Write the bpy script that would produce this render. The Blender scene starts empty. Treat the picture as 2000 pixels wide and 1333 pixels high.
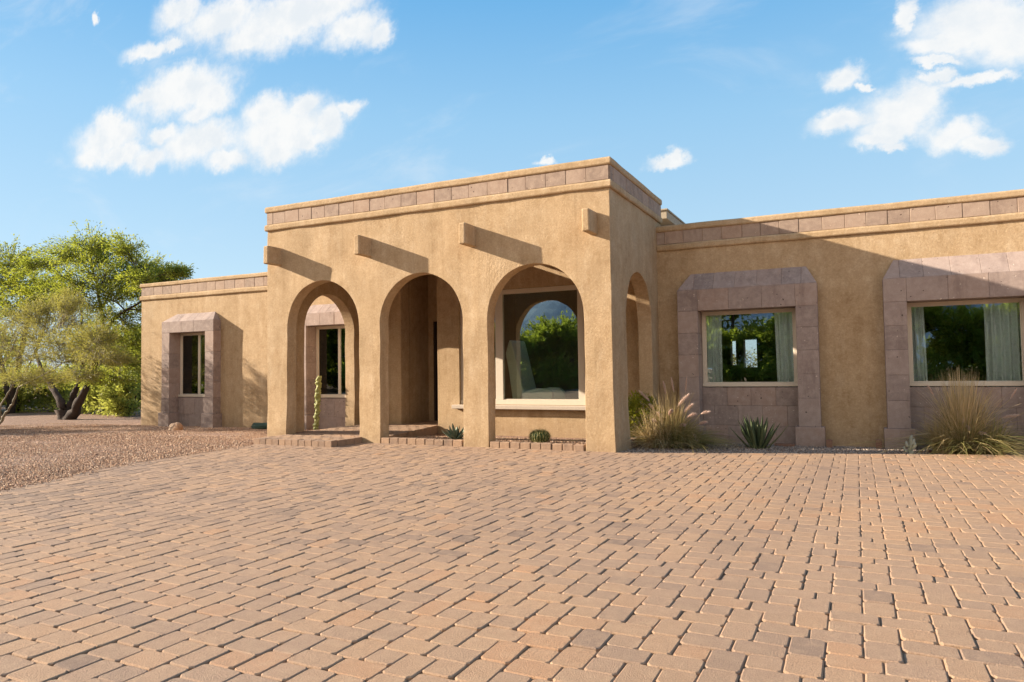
import bpy, bmesh, math, random
import numpy as np
from mathutils import Vector, Matrix, noise as mnoise

# ------------------------------------------------------------------ camera, sky, sun, exposure
SC = bpy.context.scene
COL = SC.collection
K = 1.2                      # layout units -> metres
FPX = 1387.7                 # focal length in pixels of a 2000 px wide frame
RM = np.array([[0.8997, 0.4362, -0.0137], [-0.0301, 0.0308, -0.9991], [-0.4354, 0.8993, 0.0408]])
RM[0] /= np.linalg.norm(RM[0])
RM[1] -= RM[0] * (RM[1] @ RM[0]); RM[1] /= np.linalg.norm(RM[1])
RM[2] = np.cross(RM[0], RM[1])
CAM = np.array([2.765, -8.613, 1.0484])

cd = bpy.data.cameras.new('camera'); cam = bpy.data.objects.new('camera', cd); COL.objects.link(cam)
cd.sensor_width = 36.0; cd.lens = 36.0 * FPX / 2000.0; cd.clip_start = 0.05; cd.clip_end = 5000
r_, d_, f_ = RM
m = Matrix.Identity(4)
for i in range(3):
    m[i][0] = r_[i]; m[i][1] = -d_[i]; m[i][2] = -f_[i]; m[i][3] = CAM[i] * K
cam.matrix_world = m
SC.camera = cam

SUN_TRAVEL = Vector((1.0, 0.306, -0.383)).normalized()
sl = bpy.data.lights.new('sun', 'SUN'); sl.energy = 3.9; sl.angle = math.radians(0.5); sl.color = (1.0, 0.87, 0.70)
so = bpy.data.objects.new('sun', sl); COL.objects.link(so)
so.rotation_euler = SUN_TRAVEL.to_track_quat('-Z', 'Y').to_euler(); so.location = (-20, -8, 20)

SC.view_settings.view_transform = 'Standard'; SC.view_settings.look = 'None'
SC.view_settings.exposure = 1.85; SC.view_settings.gamma = 1.0
SC.cycles.max_bounces = 8; SC.cycles.diffuse_bounces = 4; SC.cycles.transparent_max_bounces = 12
SC.cycles.sample_clamp_indirect = 6.0


class NT:
    """tiny helper for node trees"""
    def __init__(s, tree):
        s.t = tree; tree.nodes.clear()

    def n(s, typ, ins=None, **kw):
        nd = s.t.nodes.new(typ)
        for k, v in kw.items():
            setattr(nd, k, v)
        for k, v in (ins or {}).items():
            s.put(nd.inputs[k], v)
        return nd

    def put(s, sock, v):
        if hasattr(v, 'node') and hasattr(v, 'is_output'):
            s.t.links.new(v, sock)
        elif hasattr(v, 'outputs'):
            s.t.links.new(v.outputs[0], sock)
        else:
            sock.default_value = v

    def math(s, op, a, b=0.0, c=0.0, clamp=False):
        nd = s.t.nodes.new('ShaderNodeMath'); nd.operation = op; nd.use_clamp = clamp
        s.put(nd.inputs[0], a); s.put(nd.inputs[1], b)
        if op in ('MULTIPLY_ADD',): s.put(nd.inputs[2], c)
        return nd.outputs[0]

    def vec(s, op, a, b=None):
        nd = s.t.nodes.new('ShaderNodeVectorMath'); nd.operation = op
        s.put(nd.inputs[0], a)
        if b is not None: s.put(nd.inputs[1], b)
        return nd.outputs['Value'] if op in ('LENGTH', 'DOT_PRODUCT') else nd.outputs[0]

    def mix(s, fac, a, b, blend='MIX'):
        nd = s.t.nodes.new('ShaderNodeMix'); nd.data_type = 'RGBA'; nd.blend_type = blend
        s.put(nd.inputs[0], fac); s.put(nd.inputs[6], a); s.put(nd.inputs[7], b)
        return nd.outputs[2]

    def ramp(s, fac, stops, interp='LINEAR'):
        nd = s.t.nodes.new('ShaderNodeValToRGB'); cr = nd.color_ramp; cr.interpolation = interp
        while len(cr.elements) < len(stops): cr.elements.new(0.5)
        for e, (p, c) in zip(cr.elements, stops):
            e.position = p; e.color = c if len(c) == 4 else (*c, 1)
        s.put(nd.inputs[0], fac)
        return nd.outputs[0]

    def maprange(s, v, a, b, c=0.0, d=1.0, smooth=True):
        nd = s.t.nodes.new('ShaderNodeMapRange'); nd.interpolation_type = 'SMOOTHSTEP' if smooth else 'LINEAR'
        s.put(nd.inputs[0], v)
        for i, x in enumerate((a, b, c, d)): nd.inputs[i + 1].default_value = x
        return nd.outputs[0]

    def noise(s, vec, scale, detail=4.0, rough=0.55, dist=0.0, out=0):
        nd = s.n('ShaderNodeTexNoise', {'Vector': vec, 'Scale': scale, 'Detail': detail, 'Roughness': rough, 'Distortion': dist})
        return nd.outputs[out]


def px_dir(x, y):
    return RM.T @ np.array([(x - 1000) / FPX, (y - 666.5) / FPX, 1.0])


def at(x, y, Y):
    """layout point on the vertical plane y = Y seen at photo pixel (x, y)"""
    d = px_dir(x, y); t = (Y - CAM[1]) / d[1]
    return CAM + d * t


# clouds: soft lobes given by sky direction (x/y, z/y in world axes), photo pixels only used to read them off
CLOUDS = [(430, 40, 95, 42), (350, 22, 50, 36), (555, 42, 150, 50), (690, 58, 60, 34), (640, 18, 80, 34), (738, 72, 30, 24), (480, 75, 60, 22),
          (292, 100, 48, 20), (335, 92, 26, 12), (350, 180, 105, 44), (350, 150, 46, 26), (415, 190, 46, 34), (285, 190, 42, 18), (390, 222, 34, 20),
          (215, 270, 70, 40), (214, 238, 38, 20), (290, 312, 42, 26), (180, 305, 34, 22), (235, 305, 60, 22), (385, 278, 95, 40), (440, 312, 44, 22), (320, 262, 36, 20),
          (550, 258, 105, 58), (520, 218, 50, 30), (590, 205, 34, 22), (540, 302, 46, 28), (680, 213, 28, 17), (640, 240, 34, 34), (600, 280, 44, 26),
          (1910, 42, 140, 62), (1840, 92, 66, 24), (1985, 70, 80, 58), (1830, 122, 44, 8), (1770, 40, 18, 40), (1642, 155, 40, 26), (1690, 168, 18, 8),
          (1905, 152, 100, 12), (1825, 148, 34, 13), (1760, 215, 80, 50), (1640, 242, 66, 24), (1715, 280, 54, 18), (1865, 258, 66, 30),
          (1800, 190, 52, 34), (1745, 255, 80, 32), (1910, 280, 40, 20), (1730, 296, 30, 9), (1300, 314, 42, 13), (1322, 302, 22, 14), (1070, 318, 20, 7), (187, 36, 6, 12),
          (470, 3, 10, 6)]


def stretch_uv(t, uv):
    return t.n('ShaderNodeMapping', {'Vector': uv, 'Rotation': (0, 0, 0.35), 'Scale': (0.8, 2.2, 1)}).outputs[0]


def make_world():
    w = bpy.data.worlds.new('World'); SC.world = w; w.use_nodes = True
    t = NT(w.node_tree)
    sky = t.n('ShaderNodeTexSky', sky_type='NISHITA', sun_disc=False, sun_elevation=math.radians(20.1),
              sun_rotation=math.radians(253), altitude=800, air_density=1.0, dust_density=0.6, ozone_density=2.0)
    tc = t.n('ShaderNodeTexCoord')
    d = tc.outputs['Generated']
    sp = t.n('ShaderNodeSeparateXYZ', {0: d})
    grad = t.ramp(sp.outputs[2], [(0.0, (0.64, 0.79, 0.88)), (0.13, (0.53, 0.745, 0.89)), (0.33, (0.34, 0.63, 0.885)), (0.48, (0.16, 0.475, 0.83)), (1.0, (0.10, 0.33, 0.68))])
    grad = t.vec('MULTIPLY', grad, (2.62, 2.65, 2.70))
    hs = t.mix(0.92, sky, grad)
    yy = t.math('MAXIMUM', sp.outputs[1], 0.05)
    uv = t.n('ShaderNodeCombineXYZ', {0: t.math('DIVIDE', sp.outputs[0], yy), 1: t.math('DIVIDE', sp.outputs[2], yy)})
    n1 = t.n('ShaderNodeTexNoise', {'Vector': uv, 'Scale': 14.0, 'Detail': 8.0, 'Roughness': 0.62})
    n2 = t.n('ShaderNodeTexNoise', {'Vector': uv, 'Scale': 45.0, 'Detail': 6.0, 'Roughness': 0.65})
    off = t.vec('MULTIPLY', t.vec('SUBTRACT', n1.outputs['Color'], (0.5, 0.5, 0.5)), (0.066, 0.066, 0))
    off2 = t.vec('MULTIPLY', t.vec('SUBTRACT', n2.outputs['Color'], (0.5, 0.5, 0.5)), (0.016, 0.016, 0))
    p = t.vec('ADD', t.vec('ADD', uv, off), off2)
    best = None
    for (cx, cy, rx, ry) in CLOUDS:
        q = []
        for ex, ey in ((0, 0), (rx, 0), (0, ry)):
            dd = px_dir(cx + ex, cy + ey); q.append(np.array([dd[0] / dd[1], dd[2] / dd[1]]))
        ru = max(abs(q[1][0] - q[0][0]), 1e-4) * 1.12; rv = max(abs(q[2][1] - q[0][1]), 1e-4) * 1.15
        v = t.vec('MULTIPLY', t.vec('SUBTRACT', p, (float(q[0][0]), float(q[0][1]), 0)), (1 / ru, 1 / rv, 0))
        l = t.vec('LENGTH', v)
        if best is None:
            best = l
        else:
            nd = t.t.nodes.new('ShaderNodeMath'); nd.operation = 'SMOOTH_MIN'
            t.put(nd.inputs[0], best); t.put(nd.inputs[1], l); nd.inputs[2].default_value = 0.25
            best = nd.outputs[0]
    fine = t.math('MULTIPLY', t.math('SUBTRACT', n2.outputs['Fac'], 0.5), 0.55)
    dens = t.math('ADD', best, fine)
    alpha = t.math('POWER', t.maprange(dens, 1.42, 0.42), 1.5)
    shade = t.maprange(t.math('ADD', t.math('MULTIPLY', best, 0.35), t.math('MULTIPLY', t.math('SUBTRACT', n1.outputs['Fac'], 0.5), 2.6)), -0.35, 0.45)
    ccol = t.mix(shade, (2.34, 2.46, 2.56, 1), (2.72, 2.72, 2.69, 1))
    front = t.maprange(sp.outputs[1], 0.1, 0.25)
    n3 = t.n('ShaderNodeTexNoise', {'Vector': stretch_uv(t, uv), 'Scale': 3.2, 'Detail': 6.0, 'Roughness': 0.6, 'Distortion': 0.6})
    wisp = t.math('MULTIPLY', t.maprange(n3.outputs['Fac'], 0.50, 0.80), 0.30)
    alpha = t.math('MAXIMUM', alpha, t.math('MULTIPLY', wisp, t.maprange(sp.outputs[2], 0.06, 0.25)))
    alpha = t.math('MULTIPLY', t.math('MULTIPLY', alpha, front), 0.96)
    colr = t.mix(alpha, hs, ccol)
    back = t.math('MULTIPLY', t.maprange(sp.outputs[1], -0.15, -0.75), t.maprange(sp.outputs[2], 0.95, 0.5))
    colr = t.mix(t.math('MULTIPLY', back, 0.9), colr, (4.1, 3.55, 2.95, 1))  # warm glow added to the sky behind the camera, filling the shaded walls
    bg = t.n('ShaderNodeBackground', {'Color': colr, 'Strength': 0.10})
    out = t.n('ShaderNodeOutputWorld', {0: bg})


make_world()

# ------------------------------------------------------------------ mesh helpers
rng = np.random.default_rng(7)
random.seed(7)


def tag(o, label=None, cat=None, group=None, kind=None):
    for k, v in (('label', label), ('category', cat), ('group', group), ('kind', kind)):
        if v: o[k] = v
    return o


def link(o, parent=None):
    COL.objects.link(o)
    if parent: o.parent = parent
    return o


def empty(name, loc, label, cat, group=None):
    o = bpy.data.objects.new(name, None); o.empty_display_size = 0.2
    o.location = Vector(loc) * K
    return tag(link(o), label, cat, group)


def fast_mesh(name, V, F, mat, parent=None, rnd=None, org=(0, 0, 0), smooth=False, extra_mats=None, mi=None):
    """V (n,3) layout units, F list of equally long rows (m,k) or list of tuples"""
    V = (np.asarray(V, dtype=np.float64) - np.asarray(org)) * K
    me = bpy.data.meshes.new(name)
    if isinstance(F, np.ndarray):
        k = F.shape[1]; nf = len(F)
        me.vertices.add(len(V)); me.vertices.foreach_set('co', V.astype(np.float32).ravel())
        me.loops.add(nf * k); me.loops.foreach_set('vertex_index', F.astype(np.int32).ravel())
        me.polygons.add(nf); me.polygons.foreach_set('loop_start', np.arange(0, nf * k, k, dtype=np.int32))
        me.update(calc_edges=True)
    else:
        me.from_pydata([tuple(v) for v in V], [], F); me.update()
    if rnd is not None:
        a = me.attributes.new('rnd', 'FLOAT', 'FACE'); a.data.foreach_set('value', np.asarray(rnd, dtype=np.float32))
    me.materials.append(mat)
    for x in (extra_mats or []): me.materials.append(x)
    if mi is not None: me.polygons.foreach_set('material_index', np.asarray(mi, dtype=np.int32))
    if smooth: me.polygons.foreach_set('use_smooth', np.ones(len(me.polygons), dtype=bool))
    o = bpy.data.objects.new(name, me)
    o.location = Vector(org) * K
    if parent is not None:
        o.location = (Vector(org) * K) - parent.location if parent.parent is None else Vector(org) * K
    return link(o, parent)


class MB:
    def __init__(s): s.v = []; s.f = []; s.r = []; s.cur = 0.5

    def add(s, V, F, r=None):
        b = len(s.v); s.v += [tuple(x) for x in V]
        for f in F: s.f.append(tuple(i + b for i in f)); s.r.append(s.cur if r is None else r)

    def box(s, x0, x1, y0, y1, z0, z1, r=None):
        V = [(x0, y0, z0), (x1, y0, z0), (x1, y1, z0), (x0, y1, z0), (x0, y0, z1), (x1, y0, z1), (x1, y1, z1), (x0, y1, z1)]
        s.add(V, [(0, 3, 2, 1), (4, 5, 6, 7), (0, 1, 5, 4), (1, 2, 6, 5), (2, 3, 7, 6), (3, 0, 4, 7)], r)

    def tube(s, pts, rad, n=8, r=None, cap=True):
        pts = [Vector(p) for p in pts]; rings = []
        V = []; F = []
        up = Vector((0.13, 0.21, 0.97))
        for i, p in enumerate(pts):
            t = (pts[min(i + 1, len(pts) - 1)] - pts[max(i - 1, 0)]).normalized()
            a = t.cross(up)
            if a.length < 1e-3: a = t.cross(Vector((1, 0, 0)))
            a.normalize(); b = t.cross(a)
            rr = rad[i] if hasattr(rad, '__len__') else rad
            for k in range(n):
                th = 2 * math.pi * k / n
                V.append(p + a * (math.cos(th) * rr) + b * (math.sin(th) * rr))
        for i in range(len(pts) - 1):
            for k in range(n):
                F.append((i * n + k, i * n + (k + 1) % n, (i + 1) * n + (k + 1) % n, (i + 1) * n + k))
        if cap:
            F.append(tuple(range(n))[::-1]); F.append(tuple((len(pts) - 1) * n + k for k in range(n)))
        s.add(V, F, r)

    def build(s, name, mat, parent=None, org=(0, 0, 0), bevel=0, seg=2, smooth=False, angle=35):
        o = fast_mesh(name, np.array(s.v), s.f, mat, parent, s.r, org, smooth)
        if bevel:
            b = o.modifiers.new('bevel', 'BEVEL'); b.width = bevel * K; b.segments = seg; b.limit_method = 'ANGLE'
            b.angle_limit = math.radians(angle); b.harden_normals = False
        return o


def wob(p, amp, sc):
    return mnoise.noise(Vector(p) * sc) * amp


# ------------------------------------------------------------------ materials
def mat(name):
    mm = bpy.data.materials.new(name); mm.use_nodes = True
    t = NT(mm.node_tree)
    bs = t.n('ShaderNodeBsdfPrincipled'); t.n('ShaderNodeOutputMaterial', {0: bs.outputs[0]})
    t.co = t.n('ShaderNodeTexCoord').outputs['Object']
    return mm, t, bs


def setp(t, bs, col=None, rough=None, bump=None, dist=0.01, strength=1.0, spec=None, normal=None):
    if col is not None: t.put(bs.inputs['Base Color'], col)
    if rough is not None: t.put(bs.inputs['Roughness'], rough)
    if spec is not None: t.put(bs.inputs['Specular IOR Level'], spec)
    if bump is not None:
        b = t.n('ShaderNodeBump', {'Height': bump, 'Distance': dist, 'Strength': strength})
        t.put(bs.inputs['Normal'], b)


def stretch(t, v, s):
    return t.n('ShaderNodeMapping', {'Vector': v, 'Scale': s}).outputs[0]


def attr(t, name='rnd'):
    return t.n('ShaderNodeAttribute', attribute_name=name).outputs['Fac']


def m_stucco():
    mm, t, bs = mat('stucco')
    big = t.noise(t.co, 0.9, 5, 0.6, 0.4); mid = t.noise(t.co, 6.5, 8, 0.72, 0.0)
    st = t.noise(stretch(t, t.co, (5, 5, 0.5)), 1.3, 5, 0.6)
    f = t.math('ADD', t.math('ADD', t.math('MULTIPLY', big, 0.35), t.math('MULTIPLY', mid, 0.4)), t.math('MULTIPLY', st, 0.25))
    c = t.ramp(f, [(0.38, (0.325, 0.213, 0.115)), (0.47, (0.415, 0.290, 0.168)), (0.54, (0.46, 0.328, 0.198)), (0.64, (0.545, 0.41, 0.265))])
    pale = t.math('MULTIPLY', t.maprange(t.noise(stretch(t, t.co, (2.2, 2.2, 0.9)), 1.6, 7, 0.68), 0.5, 0.72), 0.40)
    c = t.mix(pale, c, (0.60, 0.475, 0.335, 1))
    run = t.math('MULTIPLY', t.maprange(t.noise(stretch(t, t.co, (9, 9, 0.35)), 1.1, 4, 0.55), 0.56, 0.74), 0.30)
    c = t.mix(run, c, (0.27, 0.185, 0.10, 1))
    zz = t.n('ShaderNodeSeparateXYZ', {0: t.co}).outputs[2]
    splash = t.maprange(t.math('ADD', zz, t.math('MULTIPLY', t.noise(t.co, 5, 5, 0.65), 0.5)), 0.52, 0.2)
    c = t.mix(t.math('MULTIPLY', splash, 0.45), c, (0.30, 0.205, 0.13, 1))
    grain = t.noise(t.co, 75, 5, 0.7)
    c = t.mix(t.maprange(grain, 0.35, 0.7, 0.0, 0.35), c, (0.26, 0.17, 0.09, 1))
    sp = t.noise(t.co, 30, 4, 0.75)
    c = t.mix(t.maprange(sp, 0.5, 0.68, 0.0, 0.30), c, (0.225, 0.145, 0.075, 1))
    c = t.mix(t.maprange(sp, 0.47, 0.33, 0.0, 0.30), c, (0.64, 0.49, 0.32, 1))
    h = t.math('ADD', t.math('MULTIPLY', grain, 0.8), t.math('MULTIPLY', sp, 0.7))
    setp(t, bs, c, 0.92, h, 0.0075, 0.85, 0.2)
    return mm


def m_stone(name='cantera_stone', tint=(1, 1, 1, 1)):
    mm, t, bs = mat(name)
    r = attr(t)
    base = t.ramp(r, [(0.0, (0.245, 0.190, 0.170)), (0.35, (0.295, 0.228, 0.203)), (0.7, (0.335, 0.258, 0.225)), (1.0, (0.325, 0.232, 0.190))])
    mo = t.noise(t.co, 9, 7, 0.72, 0.2)
    c = t.mix(t.maprange(mo, 0.35, 0.7, 0.0, 0.6), base, (0.43, 0.345, 0.30, 1))
    c = t.mix(t.maprange(t.noise(stretch(t, t.co, (3, 3, 0.8)), 1.2, 6, 0.7), 0.5, 0.7, 0, 0.45), c, (0.17, 0.12, 0.105, 1))
    gr = t.noise(t.co, 90, 4, 0.7)
    c = t.mix(t.maprange(gr, 0.45, 0.75, 0, 0.4), c, (0.19, 0.125, 0.105, 1))
    vo = t.n('ShaderNodeTexVoronoi', {'Vector': t.n('ShaderNodeMixRGB', {0: 0.06, 1: t.co, 2: t.noise(t.co, 20, 2, 0.5, 0, 1)}).outputs[0], 'Scale': 24.0})
    sel = t.math('GREATER_THAN', t.n('ShaderNodeSeparateColor', {0: vo.outputs['Color']}).outputs[0], 0.9)
    spot = t.math('MULTIPLY', t.maprange(vo.outputs['Distance'], 0.28, 0.14), sel)
    lite = t.math('GREATER_THAN', t.n('ShaderNodeSeparateColor', {0: vo.outputs['Color']}).outputs[1], 0.4)
    c = t.mix(spot, c, t.mix(lite, (0.07, 0.05, 0.04, 1), (0.55, 0.45, 0.38, 1)))
    c = t.mix(1.0, c, tint, 'MULTIPLY')
    h = t.math('ADD', t.math('MULTIPLY', gr, 0.5), t.math('MULTIPLY', mo, 0.6))
    h = t.math('SUBTRACT', h, t.math('MULTIPLY', spot, 0.8))
    setp(t, bs, c, 0.9, h, 0.008, 0.7, 0.2)
    return mm


def m_paver(name='paver', warm=1.0):
    mm, t, bs = mat(name)
    r = attr(t)
    base = t.ramp(r, [(0.0, (0.225, 0.155, 0.115)), (0.15, (0.265, 0.18, 0.13)), (0.3, (0.325, 0.216, 0.148)), (0.55, (0.375, 0.243, 0.158)), (0.8, (0.415, 0.262, 0.16)), (1.0, (0.435, 0.25, 0.142))])
    g = t.noise(t.co, 130, 3, 0.75); bl = t.noise(t.co, 0.45, 4, 0.6); mo = t.noise(t.co, 14, 5, 0.6)
    g2 = t.noise(t.co, 55, 3, 0.8)
    c = t.mix(t.maprange(g, 0.35, 0.7, 0.0, 0.6), base, (0.16, 0.10, 0.065, 1))
    c = t.mix(t.maprange(g2, 0.55, 0.75, 0.0, 0.35), c, (0.52, 0.38, 0.26, 1))
    c = t.mix(t.maprange(mo, 0.4, 0.75, 0, 0.3), c, (0.48, 0.33, 0.21, 1))
    c = t.mix(t.maprange(bl, 0.42, 0.68, 0, 0.22), c, (0.30, 0.21, 0.16, 1))
    track = t.noise(stretch(t, t.co, (0.5, 0.12, 1)), 1.0, 5, 0.65)
    c = t.mix(t.maprange(track, 0.5, 0.68, 0, 0.18), c, (0.16, 0.11, 0.085, 1))
    spot = t.noise(t.co, 3.2, 2, 0.4)
    c = t.mix(t.maprange(spot, 0.72, 0.78, 0, 0.35), c, (0.12, 0.09, 0.07, 1))
    setp(t, bs, c, 0.88, t.math('ADD', g, t.math('MULTIPLY', mo, 0.5)), 0.008, 0.9, 0.25)
    return mm


def m_ground():
    mm, t, bs = mat('gravel_bed')
    v = t.n('ShaderNodeTexVoronoi', {'Vector': t.co, 'Scale': 30.0})
    v2 = t.n('ShaderNodeTexVoronoi', {'Vector': t.co, 'Scale': 70.0})
    s = t.n('ShaderNodeSeparateColor', {0: v.outputs['Color']})
    c = t.ramp(s.outputs[0], [(0, (0.16, 0.10, 0.075)), (0.4, (0.32, 0.2, 0.14)), (0.75, (0.42, 0.27, 0.2)), (1, (0.5, 0.36, 0.28))])
    c = t.mix(t.maprange(v2.outputs['Distance'], 0.2, 0.7, 0, 0.5), c, (0.16, 0.1, 0.07, 1))
    h = t.math('ADD', t.math('MULTIPLY', v.outputs['Distance'], -1.0), t.math('MULTIPLY', v2.outputs['Distance'], -0.4))
    setp(t, bs, c, 0.95, h, 0.03, 1.0, 0.2)
    return mm


def m_ramp(name, stops, rough=0.8, nsc=40, amt=0.3, dark=(0.1, 0.07, 0.05), bump=0.004, spec=0.3):
    """colour from the per-piece random value, mottled"""
    mm, t, bs = mat(name)
    base = t.ramp(attr(t), stops)
    g = t.noise(t.co, nsc, 4, 0.65)
    c = t.mix(t.maprange(g, 0.35, 0.75, 0, amt), base, (*dark, 1))
    setp(t, bs, c, rough, g, bump, 0.7, spec)
    return mm


def m_leaf(name, stops, trans=0.45, tcol=(0.3, 0.36, 0.03)):
    mm = bpy.data.materials.new(name); mm.use_nodes = True
    t = NT(mm.node_tree)
    base = t.ramp(attr(t), stops)
    d = t.n('ShaderNodeBsdfPrincipled', {'Base Color': base, 'Roughness': 0.6, 'Specular IOR Level': 0.25})
    tr = t.n('ShaderNodeBsdfTranslucent', {'Color': t.mix(0.5, base, (*tcol, 1))})
    mx = t.n('ShaderNodeMixShader', {0: trans, 1: d.outputs[0], 2: tr.outputs[0]})
    t.n('ShaderNodeOutputMaterial', {0: mx})
    return mm


def m_glass(name, tint=(0.62, 0.78, 0.70), refl=0.30):
    mm = bpy.data.materials.new(name); mm.use_nodes = True
    t = NT(mm.node_tree)
    co = t.n('ShaderNodeTexCoord').outputs['Object']
    bmp = t.n('ShaderNodeBump', {'Height': t.noise(co, 1.5, 2, 0.5), 'Distance': 0.004, 'Strength': 0.35})
    tr = t.n('ShaderNodeBsdfTransparent', {'Color': (*tint, 1)})
    gl = t.n('ShaderNodeBsdfGlossy', {'Color': (0.9, 1.0, 0.95, 1), 'Roughness': 0.0, 'Normal': bmp})
    fr = t.n('ShaderNodeFresnel', {'IOR': 1.5})
    fac = t.math('ADD', t.math('MULTIPLY', fr, 1.0), refl, clamp=True)
    mx = t.n('ShaderNodeMixShader', {0: fac, 1: tr.outputs[0], 2: gl.outputs[0]})
    t.n('ShaderNodeOutputMaterial', {0: mx})
    return mm


M = {}
M['stucco'] = m_stucco(); M['stone'] = m_stone(); M['bandstone'] = m_stone('band_stone', (1.06, 1.01, 0.90, 1)); M['paver'] = m_paver(); M['ground'] = m_ground()
M['sand'] = m_ramp('joint_sand', [(0, (0.25, 0.165, 0.10)), (1, (0.25, 0.165, 0.10))], 0.95, 90, 0.5, (0.09, 0.06, 0.04))
M['gravel'] = m_ramp('gravel_stones', [(0, (0.19, 0.115, 0.075)), (0.3, (0.36, 0.22, 0.14)), (0.6, (0.46, 0.285, 0.18)), (0.85, (0.54, 0.37, 0.25)), (0.95, (0.62, 0.48, 0.36)), (1, (0.42, 0.2, 0.13))], 0.9, 60, 0.3)
M['graygravel'] = m_ramp('grey_gravel', [(0, (0.14, 0.11, 0.095)), (0.5, (0.3, 0.235, 0.19)), (1, (0.46, 0.38, 0.32))], 0.9, 60, 0.3)
M['frame'] = m_ramp('almond_frame', [(0, (0.60, 0.52, 0.42)), (1, (0.60, 0.52, 0.42))], 0.5, 20, 0.12, (0.4, 0.33, 0.25), 0.001)
M['sill'] = m_ramp('concrete_sill', [(0, (0.5, 0.42, 0.34)), (1, (0.5, 0.42, 0.34))], 0.8, 30, 0.25, (0.3, 0.24, 0.19))
M['bark'] = m_ramp('dark_bark', [(0, (0.04, 0.028, 0.022)), (1, (0.075, 0.05, 0.04))], 0.95, 25, 0.6, (0.02, 0.014, 0.01), 0.02)
M['palebark'] = m_ramp('pale_green_bark', [(0, (0.19, 0.16, 0.11)), (1, (0.26, 0.23, 0.16))], 0.8, 20, 0.4, (0.12, 0.1, 0.06), 0.006)
M['leafA'] = m_leaf('mesquite_leaf', [(0, (0.085, 0.12, 0.025)), (0.5, (0.17, 0.205, 0.035)), (1, (0.30, 0.28, 0.045))], 0.5, (0.46, 0.50, 0.04))
M['leafB'] = m_leaf('bright_leaf', [(0, (0.10, 0.13, 0.02)), (0.5, (0.17, 0.20, 0.025)), (1, (0.27, 0.26, 0.04))], 0.5, (0.42, 0.45, 0.03))
M['leafE'] = m_leaf('sunlit_shrub_leaf', [(0, (0.17, 0.20, 0.035)), (0.5, (0.27, 0.29, 0.055)), (1, (0.38, 0.36, 0.09))], 0.55, (0.52, 0.54, 0.10))
M['leafC'] = m_leaf('olive_leaf', [(0, (0.14, 0.13, 0.035)), (0.5, (0.225, 0.205, 0.05)), (1, (0.33, 0.28, 0.08))], 0.45, (0.45, 0.42, 0.08))
M['leafD'] = m_leaf('hedge_leaf', [(0, (0.10, 0.14, 0.025)), (0.5, (0.19, 0.24, 0.035)), (1, (0.30, 0.33, 0.05))], 0.55, (0.52, 0.6, 0.05))
M['bushleaf'] = m_leaf('yellow_bush_leaf', [(0, (0.10, 0.12, 0.012)), (0.5, (0.20, 0.21, 0.018)), (1, (0.33, 0.30, 0.03))], 0.4, (0.42, 0.42, 0.03))
M['blade'] = m_leaf('grass_blade', [(0, (0.14, 0.15, 0.045)), (0.25, (0.25, 0.22, 0.075)), (0.45, (0.44, 0.33, 0.16)), (0.8, (0.60, 0.45, 0.24)), (1, (0.72, 0.56, 0.36))], 0.35, (0.4, 0.33, 0.12))
M['plume'] = m_leaf('grass_plume', [(0, (0.68, 0.50, 0.42)), (1, (0.85, 0.70, 0.62))], 0.4, (0.7, 0.52, 0.42))
M['agave'] = m_ramp('agave_leaf', [(0, (0.05, 0.07, 0.03)), (0.5, (0.09, 0.115, 0.05)), (1, (0.2, 0.2, 0.1))], 0.6, 30, 0.35, (0.03, 0.045, 0.02))
M['greyagave'] = m_ramp('grey_agave_leaf', [(0, (0.10, 0.14, 0.09)), (1, (0.22, 0.27, 0.19))], 0.6, 30, 0.3, (0.05, 0.08, 0.05))
M['cactus'] = m_ramp('cactus_skin', [(0, (0.045, 0.075, 0.022)), (1, (0.07, 0.105, 0.03))], 0.6, 30, 0.3, (0.02, 0.04, 0.012))
M['totem'] = m_ramp('totem_skin', [(0, (0.23, 0.24, 0.07)), (1, (0.36, 0.36, 0.13))], 0.55, 22, 0.4, (0.12, 0.14, 0.03))
M['cholla'] = m_ramp('cholla_skin', [(0, (0.16, 0.17, 0.12)), (1, (0.3, 0.3, 0.23))], 0.7, 50, 0.4, (0.3, 0.29, 0.24))
M['spine'] = m_ramp('cactus_spines', [(0, (0.40, 0.34, 0.14)), (1, (0.55, 0.48, 0.22))], 0.6)
M['rock'] = m_ramp('tan_rock', [(0, (0.38, 0.26, 0.17)), (0.5, (0.46, 0.33, 0.23)), (1, (0.5, 0.25, 0.11))], 0.9, 7, 0.5, (0.26, 0.16, 0.10), 0.02)
M['terra'] = m_ramp('terracotta', [(0, (0.22, 0.12, 0.08)), (1, (0.26, 0.145, 0.10))], 0.85, 30, 0.3, (0.18, 0.09, 0.05))
M['hose'] = m_ramp('green_rubber', [(0, (0.035, 0.07, 0.05)), (0.6, (0.05, 0.10, 0.07)), (1, (0.34, 0.38, 0.30))], 0.5, 30, 0.2)
M['metal'] = m_ramp('dark_metal', [(0, (0.03, 0.03, 0.03)), (1, (0.05, 0.05, 0.045))], 0.5, 30, 0.2)
M['plaster'] = m_ramp('room_plaster', [(0, (0.2, 0.17, 0.13)), (1, (0.2, 0.17, 0.13))], 0.9, 8, 0.2)
M['curtain'] = m_ramp('curtain_cloth', [(0, (0.84, 0.87, 0.88)), (1, (0.88, 0.90, 0.90))], 0.9, 60, 0.15, (0.4, 0.45, 0.42))
M['chair'] = m_ramp('pale_upholstery', [(0, (0.88, 0.93, 0.68)), (1, (0.88, 0.93, 0.68))], 0.9, 60, 0.15, (0.45, 0.45, 0.36))
M['wood'] = m_ramp('dark_door_wood', [(0, (0.035, 0.022, 0.014)), (1, (0.05, 0.03, 0.018))], 0.5, 20, 0.4, (0.015, 0.01, 0.006))
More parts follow.
